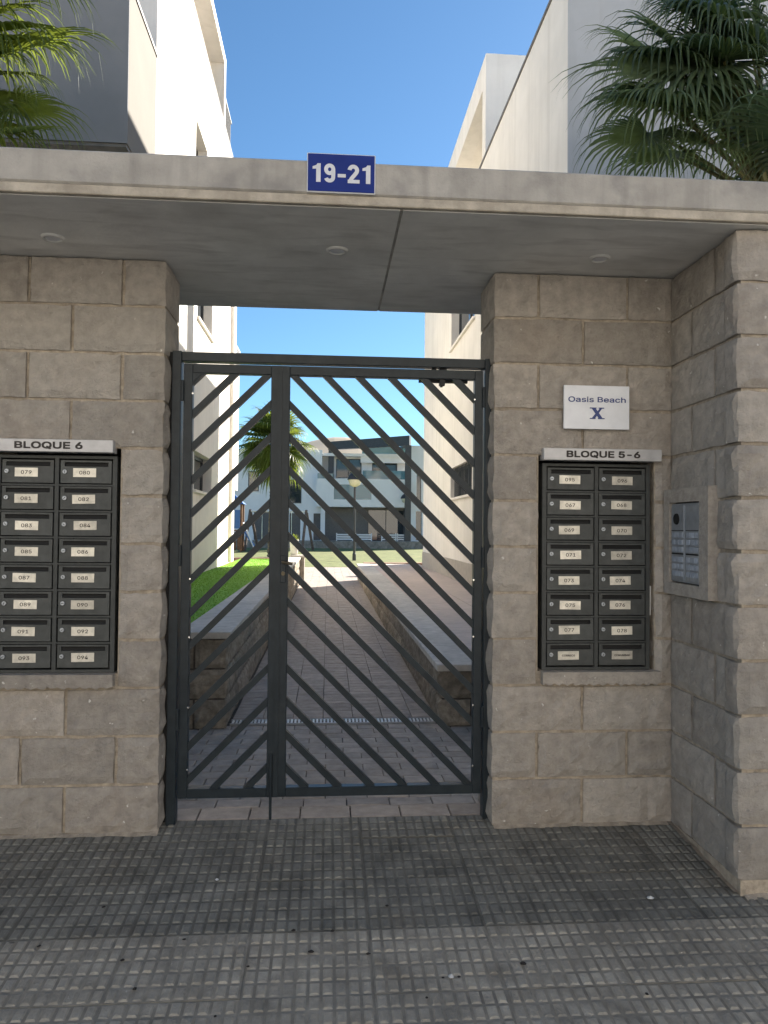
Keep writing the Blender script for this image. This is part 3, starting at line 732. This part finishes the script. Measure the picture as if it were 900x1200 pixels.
part('wall', holes('x', XL - .3, XL, 8.081, 14.3, 0, 8.36, [(10.45, 11.4, 5.75, 7.0), (10.75, 12.1, 4.28, 5.35), (10.65, 12.25, 1.80, 2.36)]), 'white', lb, weld=True)
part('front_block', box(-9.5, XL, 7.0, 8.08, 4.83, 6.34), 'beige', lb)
part('front_face', box(-9.5, XL - .001, 6.985, 6.999, 4.831, 6.339), 'front_dark_grey', lb)
part('parapet_cap', box(-9.52, XL + .012, 6.975, 8.09, 6.341, 6.375), 'cap', lb)
part('soffit', box(-9.5, XL - .01, 7.0, 7.58, 4.80, 4.829), 'cap', lb)
part('lower_wall', box(-9.5, XL, 7.6, 8.0805, 0, 4.80), 'white', lb)
part('roof', box(-9.5, XL - .301, 8.082, 14.3, 8.1, 8.3), 'white', lb)
part('end_wall', box(-9.5, XL - .301, 14.2, 14.299, 0, 8.1), 'white', lb); part('front_wall', box(-9.5, XL - .301, 8.082, 8.2, 0, 8.36), 'white', lb)
part('parapet_cap', box(XL - .31, XL + .01, 8.081, 14.31, 8.361, 8.39), 'cap', lb)
part('rear_block', box(-9.5, XL - .03, 14.301, 15.45, 0, 6.3), 'white', lb); part('rear_bay', box(-9.5, XL - .04, 15.451, 16.1, 2.05, 4.55), 'white', lb)
for (a0, a1, z0, z1, g_) in ((10.45, 11.4, 5.75, 7.0, 0), (10.75, 12.1, 4.28, 5.35, 0), (10.65, 12.25, 1.80, 2.36, 0)): window(lb, 'x', XL, a0, a1, z0, z1, -1, 'white', g_)
rf = part('roof_frame', box(-5.2, XL, 9.0, 13.25, 9.44, 9.6), 'white', lb)
part('frame_wall', box(-5.2, XL, 13.08, 13.249, 8.391, 9.439), 'white', rf)
part('attic', box(-9.0, -3.4, 9.2, 13.0, 8.301, 9.43), 'beige', lb)
ral = MB()
for k in range(8): ral.box(XL - .05, XL - .03, 13.3 + k * .12, 13.315 + k * .12, 8.39, 9.0)
ral.box(XL - .055, XL - .025, 13.28, 14.28, 9.0, 9.03); part('railing', ral, 'frame_dark', lb)
rb2 = MB(); rb2.box(XL - .05, XL - .02, 15.5, 16.1, 5.0, 5.04)
for k in range(6): rb2.box(XL - .045, XL - .025, 15.52 + k * .11, 15.535 + k * .11, 4.55, 5.0)
part('railing', rb2, 'alu', lb)
part('downpipe', MB().tube([(XL + .035, 14.36, .6), (XL + .035, 14.36, 6.25)], .04, 10), 'white', lb)

rb = thing('apartment_building', 'cream rendered apartment building with roof frame beside the pinkish terrace', 'building', (6, 12, 0))
RW = [(11.28, 13.27, 1.82, 2.36), (11.15, 13.3, 4.52, 5.55)]
part('wall', holes('x', XR, XR + .3, 6.74, 17.1, 0, 6.62, RW), 'white', rb, weld=True)
for (a0, a1, z0, z1) in RW: window(rb, 'x', XR, a0, a1, z0, z1, 1, 'white', z0 < 3)
FW = [(3.88, 6.2, 3.2, 4.88)]
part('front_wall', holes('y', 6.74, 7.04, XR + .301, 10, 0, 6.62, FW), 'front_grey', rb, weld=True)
window(rb, 'y', 6.74, 3.88, 6.2, 3.2, 4.88, 1, 'white', False, 2)
part('parapet_cap', box(XR - .015, XR + .31, 6.73, 17.11, 6.621, 6.655), 'cap', rb); part('parapet_cap', box(XR + .311, 10, 6.725, 7.05, 6.621, 6.655), 'cap', rb)
part('roof', box(XR + .301, 10, 7.041, 17.1, 6.0, 6.2), 'white', rb); part('end_wall', box(XR + .301, 10, 16.9, 17.099, 0, 6.0), 'white', rb)
part('plinth', box(XR - .02, XR - .001, 6.75, 17.09, .40, .74), 'plinth', rb)
part('front_return', box(XR + .001, XR + .3005, 6.725, 6.7395, 0, 6.619), 'front_grey', rb)
part('rear_block', box(3.3, 10, 17.101, 19.6, 0, 3.1), 'white', rb)  # unseen block, added to keep the far stretch of path in shadow
# rooftop frame
rf = part('roof_frame', holes('y', 10.52, 10.75, XR + .02, 6.0, 6.2, 8.2, [(3.0, 3.5, 6.9, 7.65)]), 'white', rb, weld=True)
part('frame_beam', box(XR + .02, XR + .26, 10.751, 14.6, 7.78, 8.199), 'white', rf)
part('frame_post', box(XR + .021, XR + .259, 14.35, 14.6, 6.2, 7.779), 'white', rf)
part('frame_slab', box(XR + .261, 6.0, 10.751, 14.6, 8.02, 8.198), 'white', rf)
part('inner_wall', holes('x', 4.2, 4.4, 10.751, 14.6, 6.2, 8.019, [(11.2, 14.2, 6.72, 6.86), (11.2, 14.2, 7.0, 7.12), (11.2, 14.2, 7.26, 7.36)]), 'white', rf)
part('shade', box(3.0, 3.5, 10.70, 10.71, 6.9, 7.65), 'shutter', rf)

# ------------------------------------------------------------------ fan palms
def frond_mesh(radius, nseg, arc, droop, seed, m, cup=.25, split=.45, tips=True):
    """fan leaf: hub at origin, midrib along +X, face up +Z; gravity passed in later through droop direction"""
    return None
def frond(parent, base, hub, direction, upv, radius, m, nseg=34, arc=250, droop=.55, seed=0, cup=.18, pr_=.013, split=.42):
    rnd = random.Random(seed); hub = Vector(hub); base = Vector(base)
    d = Vector(direction).normalized(); u = Vector(upv); u = (u - d * u.dot(d)).normalized(); s = u.cross(d)
    mb = MB(); G = Vector((0, 0, -1)); NP = 8
    half = R(arc) / 2; da = 2 * half / nseg
    for i in range(nseg):
        a = -half + da * (i + .5); f = 1 - .35 * (abs(a) / half) ** 1.6
        L_ = radius * f * rnd.uniform(.92, 1.06); dirv = (d * math.cos(a) + s * math.sin(a)).normalized()
        dirv = (dirv + u * cup * (1 if abs(a) < 2 else .6)).normalized()
        tn = (-d * math.sin(a) + s * math.cos(a)).normalized()
        dr = droop * rnd.uniform(.75, 1.3); sway = tn * rnd.uniform(-.06, .06)
        P = []
        p = hub.copy(); cur = dirv.copy()
        step = L_ / NP
        for k in range(NP + 1):
            t = k / NP; P.append(p.copy())
            if t >= split - .05: cur = (cur + G * dr * .42 * ((t - split) / (1 - split) + .25) + sway * .3).normalized()
            p = p + cur * step
        prev = None
        for k, q in enumerate(P):
            t = k / NP; r_ = L_ * t
            if t <= split: wd = max(.004, r_ * math.tan(da / 2) * 1.02)
            else: wd = (L_ * split * math.tan(da / 2)) * (1 - ((t - split) / (1 - split)) ** .8) * 1.0 + .0012
            ridge = u * wd * .55
            row = (q - tn * wd, q + ridge, q + tn * wd)
            if prev:
                mb.quad(prev[0], prev[1], row[1], row[0]); mb.quad(prev[1], prev[2], row[2], row[1])
            prev = row
        if rnd.random() < .35:                    # loose thread
            e = P[-1]; mb.quad(P[-2] + tn * .002, P[-2] - tn * .002, e + G * radius * rnd.uniform(.05, .2) + tn * rnd.uniform(-.05, .05))
    mid = (base + hub) / 2 + Vector((0, 0, (hub - base).length * .13))
    pts = [base * (1 - t) ** 2 + mid * 2 * t * (1 - t) + hub * t * t for t in (0, .25, .5, .75, 1)]
    fo = part('frond', mb, m, parent)
    part('leaf_stalk', MB().tube(pts, [pr_ * 1.5, pr_ * 1.2, pr_, pr_ * .9, pr_ * .7], 6), 'petiole', fo)
    return fo
def trunk(parent, x, y, z0, z1, r0, r1, seed=1):
    mb = MB(); rnd = random.Random(seed); n = int((z1 - z0) / .07); pts = []; rad = []
    for k in range(n + 1):
        t = k / n; pts.append((x + .03 * math.sin(t * 3 + seed), y, z0 + (z1 - z0) * t)); rad.append((r0 + (r1 - r0) * t) * (1.0 if k % 2 else .90) * rnd.uniform(.95, 1.05))
    part('trunk', mb.tube(pts, rad, 14), 'trunk', parent)
    sk = MB()
    for k in range(46):                             # cut leaf bases under the crown
        a = rnd.uniform(0, 6.28); z = z1 - rnd.uniform(0, .7) ; r = r1 * .95; b = Vector((x + math.cos(a) * r, y + math.sin(a) * r, z)); o_ = Vector((math.cos(a), math.sin(a), 1.1)).normalized()
        tt = Vector((-math.sin(a), math.cos(a), 0)); sk.hull8([b - tt * .03, b + tt * .03, b + tt * .03 + Vector((0, 0, .02)), b - tt * .03 + Vector((0, 0, .02)), b + o_ * .16 - tt * .012, b + o_ * .16 + tt * .012, b + o_ * .16 + tt * .012 + Vector((0, 0, .01)), b + o_ * .16 - tt * .012 + Vector((0, 0, .01))])
    part('leaf_bases', sk, 'deadfrond', parent)
def palm(label, x, y, z0, zt, r0, r1, fronds, m, radius, group, seed, nrand=0, elev=(-.5, 1.3), stalk=(.5, .8), avoid=None, nseg=34, droop=.6, extra=None, dead=0):
    t = thing('palm_tree', label, 'palm tree', (x, y, z0), group); trunk(t, x, y, z0, zt, r0, r1, seed); rnd = random.Random(seed)
    c = Vector((x, y, zt + .1))
    for q in range(extra[0] if extra else 0):
        hx, hy, hz_ = (rnd.uniform(*extra[i_]) for i_ in (1, 2, 3)); o_ = Vector((hx - x, (hy - y) * .6, hz_ - zt - .3)).normalized()
        fronds = fronds + [((hx, hy, hz_), (o_.x, o_.y - .15, o_.z * .5 - rnd.uniform(.1, .5)), (o_.x * .4, -rnd.uniform(.5, .9), .8), radius * rnd.uniform(.75, 1.0), rnd.uniform(1.2, 2.2), rnd.uniform(230, 270))]
    for k, f in enumerate(fronds):
        hub, d, u, rad, dro, arc = f; frond(t, c, hub, d, u, rad, 'deadfrond' if dead and k % dead == dead - 1 else m, nseg=36, arc=arc, droop=dro, seed=seed * 100 + k)
    k = 0; n = 0
    while n < nrand and k < nrand * 6:
        k += 1; a = n * 2.39996 + rnd.uniform(-.3, .3); e = elev[0] + (elev[1] - elev[0]) * ((n + .5) / nrand) + rnd.uniform(-.12, .12); L_ = rnd.uniform(*stalk)
        d = Vector((math.cos(a) * math.cos(e), math.sin(a) * math.cos(e), math.sin(e))); hub = c + d * L_ + Vector((0, 0, -.10 * L_))
        if avoid and avoid(hub): n += 1; continue
        dd = (d + Vector((0, 0, -.35))).normalized(); uu = Vector((0, 0, 1)) + Vector((-math.cos(a), -math.sin(a), 0)) * .3 if abs(dd.z) < .9 else Vector((-math.cos(a), -math.sin(a), 0))
        frond(t, c, hub, dd, uu, radius * rnd.uniform(.85, 1.1), m, nseg=nseg, arc=rnd.uniform(230, 290), droop=droop * rnd.uniform(.8, 1.3), seed=seed * 1000 + k); n += 1
    return t
# left palm behind the wall
palm('palm with sunlit drooping fans in front of the white building wall', -2.95, 5.35, -.2, 3.95, .17, .15, [
    ((-2.30, 5.25, 4.50), (1, -.10, .12), (0, -.75, .8), .90, 1.0, 260),
    ((-2.18, 5.10, 5.02), (.55, -.2, -.45), (.5, -.7, .6), .70, 1.3, 250),
    ((-2.45, 5.00, 4.95), (.5, -.3, -.3), (.3, -.8, .6), .70, 1.3, 250),
    ((-2.36, 5.20, 4.58), (.95, 0, -.08), (.1, -.6, 1), .80, 1.7, 260),
    ((-2.22, 5.30, 4.20), (.75, 0, -.35), (.4, -.8, .7), .62, 1.4, 250),
    ((-2.38, 5.10, 4.10), (.6, -.3, -.3), (.3, -.9, .7), .55, 1.4, 250),
    ((-2.10, 5.00, 3.84), (1, -.1, .05), (0, -.5, 1), .42, .7, 220),
    ((-2.75, 5.1, 4.75), (.3, -.5, .5), (0, -1, .5), .8, 1.0, 250)],
    'palm', .85, 'fan palms', 21, nrand=18, elev=(-.3, 1.4), avoid=lambda h: h.x > -2.75 and h.y < 6.4, droop=1.2, extra=(12, (-2.65, -2.15), (5.0, 5.6), (3.95, 5.3)))
# right palm, shaded
palm('palm with dark shaded drooping fans in front of the cream building', 3.20, 5.1, -.2, 3.45, .19, .17, [
    ((2.70, 5.0, 4.95), (-.85, -.1, .02), (.1, -.55, 1), .72, 1.5, 260),
    ((2.42, 5.15, 4.66), (-.95, 0, .10), (0, -.45, 1), .62, 2.2, 230),
    ((2.42, 4.9, 4.40), (-.9, -.12, -.22), (-.3, -.85, .8), .98, 1.0, 250),
    ((2.58, 4.85, 4.46), (-.7, -.2, -.35), (-.3, -.85, .8), .85, 1.5, 260),
    ((2.72, 4.80, 4.22), (-.6, -.2, -.55), (-.3, -.9, .7), .70, 1.5, 260),
    ((2.85, 4.75, 4.55), (-.4, -.5, -.2), (0, -.9, .7), .75, 1.6, 260),
    ((2.95, 4.7, 4.85), (-.3, -.4, .1), (0, -.9, .6), .75, 1.4, 260),
    ((2.30, 4.95, 4.28), (-.9, -.1, -.35), (-.4, -.8, .7), .78, 1.5, 250),
    ((2.25, 5.1, 4.12), (-.6, -.1, -.5), (-.4, -.8, .7), .70, 1.7, 250),
    ((2.36, 5.0, 4.62), (-.7, -.1, -.1), (-.2, -.6, .9), .72, 2.4, 260),
    ((2.62, 4.8, 4.75), (-.6, -.3, -.1), (-.1, -.7, .9), .75, 2.0, 260),
    ((2.48, 5.25, 4.05), (-.8, 0, -.4), (-.4, -.7, .8), .6, 1.5, 250),
    ((2.60, 4.90, 3.95), (-.6, -.2, -.2), (-.2, -.8, .8), .55, 1.5, 250),
    ((3.15, 4.6, 4.25), (.1, -.7, -.2), (0, -.7, .9), .7, 1.5, 260)],
    'palm_dark', .85, 'fan palms', 33, nrand=20, elev=(-.3, 1.4), avoid=lambda h: h.x < 2.9 and h.y < 5.9, droop=1.4, extra=(13, (2.15, 3.1), (4.7, 5.4), (4.0, 5.05)))
# courtyard palm
palm('tall palm with shaggy round crown standing on the courtyard lawn', -2.30, 32, 0, 4.75, .26, .19, [], 'palm', 1.25, 'fan palms', 55,
     nrand=60, elev=(-1.2, 1.45), stalk=(.6, 1.0), nseg=24, droop=1.3)

# ------------------------------------------------------------------ far courtyard
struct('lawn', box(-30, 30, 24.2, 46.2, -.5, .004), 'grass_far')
struct('courtyard_ground', box(-30, -1.951, 3.6, 24.19, -.5, -.02), 'earth'); struct('courtyard_ground', box(2.251, 30, 3.6, 24.19, -.5, -.02), 'earth')
solo('low_stone_wall', box(-14, 14, 46.0, 46.35, -.1, .46), 'stonewall', (0, 46.2, 0), 'long low rubble wall along the far edge of the lawn', 'wall', bevel=.02)
st = thing('brick_planter', 'low reddish brick planter edge between the lawns', 'planter', (-3, 21.5, 0))
part('core', box(-5.5, -1.55, 21.42, 21.7, -.1, .40), 'joint', st)
me = box(-.19, .19, -.06, .06, 0, .096).mesh('brick', 'brickstep', bevel=.004)
for c in range(4):
    for k in range(10): link('brick', me, st, (-5.3 + k * .395 + (.1 if c % 2 else 0), 21.40, .01 + c * .1))
solo('brick_kerb', box(.95, 8, 19.7, 19.95, -.1, .36), 'brickstep', (4, 19.8, 0), 'low reddish kerb behind the pinkish terrace', 'kerb', bevel=.01)
def lamp(x, y, h, label):
    t = thing('street_lamp', label, 'lamp', (x, y, 0), 'courtyard lamps')
    part('post', MB().tube([(x, y, 0), (x, y, .25), (x, y, .3), (x, y, h - .62)], [.075, .07, .05, .042], 12), 'lampmetal', t)
    part('globe', MB().lathe(x, y, [(.06, h - .62), (.19, h - .55), (.25, h - .40), (.26, h - .34)], 18), 'lampglass', t, smooth=True)
    part('hood', MB().lathe(x, y, [(.30, h - .345), (.28, h - .25), (.20, h - .13), (.08, h - .04), (.001, h)], 18), 'lampmetal', t, smooth=True)
lamp(1.03, 29, 3.5, 'globe lamp post with dark hood standing on the lawn by the path end')
lamp(4.86, 46.8, 3.5, 'globe lamp post with dark hood close to the far house frame')
# swing set and play tower
sw = thing('swing_set', 'wooden A-frame swing set with pale top beam on the lawn', 'swing', (-2.7, 41, 0))
part('beam', MB().tube([(-4.3, 41, 2.15), (-1.1, 41, 2.15)], .06, 10), 'plastic_white', sw)
for x, s in ((-4.25, -1), (-1.2, 1)):
    part('leg', MB().tube([(x, 41, 2.22), (x - .18, 40.2, 0)], .075, 8), 'wood_grey', sw); part('leg', MB().tube([(x, 41, 2.22), (x + .38, 41.8, 0)], .075, 8), 'wood_grey', sw)
for x in (-3.4, -2.2):
    part('swing_chain', MB().tube([(x - .2, 41, 2.1), (x - .2, 41, .5)], .012, 5), 'chrome', sw); part('swing_chain', MB().tube([(x + .2, 41, 2.1), (x + .2, 41, .5)], .012, 5), 'chrome', sw)
    part('seat', box(x - .24, x + .24, 40.9, 41.1, .46, .5), 'rubber', sw)
pt = thing('play_tower', 'wooden play tower with green and blue panels and a slide ladder', 'play tower', (-4.9, 39, 0))
for x in (-5.4, -4.45):
    for yv in (38.6, 39.5): part('post', MB().tube([(x, yv, 0), (x, yv, 2.5)], .06, 8), 'wood', pt)
part('panel', box(-5.34, -4.85, 38.54, 38.58, 1.2, 2.15), 'play_green', pt); part('panel', box(-4.83, -4.51, 38.54, 38.58, 1.2, 2.15), 'play_blue', pt)
part('deck', box(-5.4, -4.45, 38.6, 39.5, 1.05, 1.12), 'wood', pt)
for k in range(4): part('board', box(-5.3 + k * .22, -5.14 + k * .22, 38.55, 38.59, .1, 1.0), 'wood', pt)
part('roof', MB().hull8([(-5.55, 38.4, 2.45), (-4.3, 38.4, 2.45), (-4.3, 39.7, 2.45), (-5.55, 39.7, 2.45), (-5.0, 39.0, 3.0), (-4.9, 39.0, 3.0), (-4.9, 39.1, 3.0), (-5.0, 39.1, 3.0)]), 'play_blue', pt)
for s in (-.18, .18): part('ladder_rail', MB().tube([(-4.4, 39.05 + s, 1.5), (-3.75, 39.05 + s, .05)], .035, 8), 'plastic_white', pt)
part('slide', MB().hull8([(-3.7, 38.85, .05), (-3.6, 38.85, .05), (-3.6, 39.25, .05), (-3.7, 39.25, .05), (-4.45, 38.85, 1.15), (-4.38, 38.85, 1.18), (-4.38, 39.25, 1.18), (-4.45, 39.25, 1.15)]), 'play_blue', pt)
# white slatted fence panels before the house
for k, x in enumerate((.55, 1.75, 3.4, 4.3)):
    f = thing('garden_fence', 'white slatted fence panel before the far house, ' + ('end panel beside the palm side', 'panel behind the near lamp post', 'panel before the patio glass', 'end panel beside the dark frame post')[k], 'fence', (x, 47, .44), 'white fence panels')
    for s in (0, 1.0): part('post', box(x + s - .03, x + s + .03, 46.96, 47.02, .44, .95), 'plastic_white', f)
    for j in range(3): part('slat', box(x + .031, x + .969, 46.97, 47.0, .52 + j * .14, .61 + j * .14), 'plastic_white', f)

# far white house
hs = thing('white_house', 'modern white house with dark roof frame and glass balconies behind the lawn', 'house', (2, 50, 0))
W1 = [(-3.6, -2.9, 2.9, 4.4), (-2.55, -1.75, 2.85, 4.4), (-5.2, -4.5, 3.6, 4.9)]
part('wall', holes('y', 48.6, 48.9, -6.6, -.42, .4, 6.35, W1 + [(-2.5, -1.8, .45, 2.2), (-.95, -.5, .45, 2.2), (-4.8, -3.1, .45, 2.3)]), 'house_white', hs, weld=True)
for (a0, a1, z0, z1) in W1: window(hs, 'y', 48.6, a0, a1, z0, z1, 1, 'white', False, 0)
for a0, a1, z1 in ((-2.5, -1.8, 2.2), (-.95, -.5, 2.2), (-4.8, -3.1, 2.3)): part('door', box(a0, a1, 48.75, 48.8, .45, z1), 'shutter', hs)
part('podium', box(-14, 14, 46.36, 60, -.2, .44), 'plinth', hs)
part('upper_wall', holes('y', 49.6, 49.9, -.419, 5.5, .44, 6.2, [(.5, 2.2, 4.6, 5.9), (2.9, 4.6, 4.6, 5.9)]), 'house_white', hs, weld=True)
for a0, a1 in ((.5, 2.2), (2.9, 4.6)): window(hs, 'y', 49.6, a0, a1, 4.6, 5.9, 1, 'white', False, 1)
bal = part('balcony', holes('y', 47.5, 47.7, -.75, 5.1, 2.62, 4.42, [(.35, 2.75, 3.1, 4.05)]), 'house_white', hs, weld=True)
part('balcony_floor', box(-.75, 5.1, 47.701, 49.59, 2.62, 2.85), 'house_white', bal)
part('balcony_side', box(-.75, -.55, 47.701, 49.59, 2.851, 4.42), 'house_white', bal)
part('glass', box(.35, 2.75, 47.58, 47.6, 3.1, 4.05), 'teal', bal); part('glass', box(2.2, 5.0, 47.9, 47.92, 4.43, 5.0), 'teal', bal); part('glass', box(-.7, .3, 47.58, 47.60, 4.43, 4.75), 'teal', bal)
part('parapet', box(2.1, 5.3, 49.0, 49.2, 5.6, 6.0), 'house_white', hs); part('glass', box(2.2, 5.2, 49.08, 49.1, 6.01, 6.7), 'teal', hs)
part('ground_wall', holes('y', 48.8, 49.0, -.3, 5.3, .44, 2.61, [(2.6, 5.0, .44, 2.45)]), 'shutter', hs, weld=True)
part('patio_glass', box(2.6, 5.0, 48.9, 48.92, .44, 2.45), 'pane', hs)
for k in range(3): part('glazing_bar', box(2.6 + k * 1.18, 2.65 + k * 1.18, 48.86, 48.93, .44, 2.45), 'frame_dark', hs)
part('side_wing', holes('y', 48.2, 48.5, 5.31, 9.0, .44, 6.7, [(5.72, 6.1, .5, 2.4), (5.75, 6.05, 3.0, 5.2)]), 'house_white', hs, weld=True)
part('side_glass', box(5.7, 6.15, 48.4, 48.42, .5, 5.3), 'pane', hs)
part('column', box(-.45, -.2, 47.6, 47.85, .44, 2.61), 'house_white', hs)
part('roof', box(-6.6, 9, 48.91, 56, 6.0, 6.19), 'house_white', hs); part('body', box(-6.5, 8.9, 50.0, 56, .44, 5.99), 'house_white', hs)
fr_ = part('roof_frame', MB().hull8([(-.05, 48.9, 6.40), (5.05, 46.35, 6.52), (5.2, 46.75, 6.52), (.1, 49.3, 6.40), (-.05, 48.9, 6.93), (5.05, 46.35, 7.13), (5.2, 46.75, 7.13), (.1, 49.3, 6.93)]), 'frame_dark', hs)
part('frame_post', box(-.02, .34, 48.95, 49.3, 2.86, 6.40), 'frame_dark', fr_); part('frame_post', box(4.82, 5.19, 46.42, 46.75, .44, 6.51), 'frame_dark', fr_)
part('frame_return', box(4.82, 5.2, 46.8, 49.9, 6.58, 7.12), 'frame_dark', fr_)
# neighbouring house glimpsed at the left
h2 = thing('white_house', 'plain white house partly hidden behind the courtyard palm', 'house', (-11, 52, 0))
W2 = [(-8.6, -7.6, 3.3, 4.5), (-8.8, -7.4, .6, 2.4)]
part('wall', holes('y', 50, 50.3, -16, -6.9, .4, 5.6, W2), 'house_white', h2, weld=True); part('roof', box(-16, -6.9, 50.31, 57, 5.3, 5.5), 'house_white', h2)
for (a0, a1, z0, z1) in W2: window(h2, 'y', 50, a0, a1, z0, z1, 1)
# hill
hm = MB(); n = 40; rr = random.Random(4)
def hz(x, y): 
    r = math.hypot((x - 4) / 46, (y - 190) / 50); return -1 + 25 * max(0, 1 - r * r) + 2.0 * noise.noise(Vector((x * .05, y * .05, 0))) * (1 if r < 1 else 0)
for i in range(n):
    for j in range(n):
        x0, x1 = -50 + 108 * i / n, -50 + 108 * (i + 1) / n; y0, y1 = 138 + 104 * j / n, 138 + 104 * (j + 1) / n
        hm.quad((x0, y0, hz(x0, y0)), (x1, y0, hz(x1, y0)), (x1, y1, hz(x1, y1)), (x0, y1, hz(x0, y1)))
o = struct('hill', hm, 'hill', weld=True)

# ------------------------------------------------------------------ the sunlit side of the street across from the gate
def street_house(x0, x1, h_, m, label):
    t = thing('town_house', label, 'house', ((x0 + x1) / 2, -13, -.5), 'houses across the street'); ops = []
    n = int((x1 - x0) / 3.2)
    for f in range(int(h_ / 3)):
        for k_ in range(n):
            a = x0 + (x1 - x0) * (k_ + .5) / n; ops.append((a - .6, a + .6, .3 + f * 3.0, 1.9 + f * 3.0))
    part('wall', holes('y', -10.3, -10, x0, x1, -.5, h_, ops), m, t, weld=True)
    part('body', box(x0, x1, -18, -10.301, -.5, h_ - .3), m, t)
    for (a0, a1, z0, z1) in ops: part('window', box(a0, a1, -10.25, -10.2, z0, z1), 'glassdark', t)
    part('kerb', box(x0, x1, -9.99, -7.4, -.49, -.38), 'tile_light', t)
street_house(-26, -9.05, 9.2, 'cream', 'cream rendered town house across the street from the left mailboxes')
street_house(-9, 8.95, 9.8, 'cream', 'cream rendered town house directly across the street from the gate')
street_house(9, 27, 8.9, 'cream', 'cream rendered town house across the street from the stone pier')

# ------------------------------------------------------------------ litter on the pavement
def at(x, y): return (x, y, pz(y) + .0062)
def scrap(x, y, r, m, name, label, cat, group=None, seed=0):
    rnd = random.Random(seed); p = at(x, y); mb = MB(); n = 7
    ring = [(x + r * math.cos(i * 6.283 / n) * rnd.uniform(.6, 1.2), y + r * math.sin(i * 6.283 / n) * rnd.uniform(.6, 1.2), p[2]) for i in range(n)]
    top = (x + rnd.uniform(-.3, .3) * r, y, p[2] + r * .6)
    for i in range(n): mb.quad(ring[i], ring[(i + 1) % n], top)
    solo(name, mb, m, p, label, cat, group)
scrap(-.395, 2.81, .009, 'scrap', 'paper_scrap', 'tiny white scrap of paper on the tiles in front of the narrow gate leaf', 'litter', seed=1)
scrap(1.17, 2.62, .013, 'scrap', 'paper_scrap', 'crumpled white scrap of paper on the tiles near the projecting pier', 'litter', seed=2)
scrap(.385, 2.255, .012, 'scrap', 'paper_scrap', 'pale crumb of litter among dark bits on the lighter front tiles', 'litter', seed=3)
for k, (x, y) in enumerate(((-.76, 2.66), (-.23, 2.33), (-.04, 2.39), (.14, 2.37), (-.30, 2.13), (.30, 2.17), (-.62, 2.38), (-.10, 2.50), (.03, 2.49), (.36, 2.25), (.41, 2.252), (-.55, 2.25), (-.9, 2.46), (.22, 2.62), (-.45, 2.47), (.62, 2.30), (.95, 2.15))):
    scrap(x, y, random.uniform(.005, .011), 'seed', 'fallen_seed', 'small dark fallen seed or leaf bit on the pavement tiles', 'seed', 'dark bits scattered on the pavement', seed=20 + k)
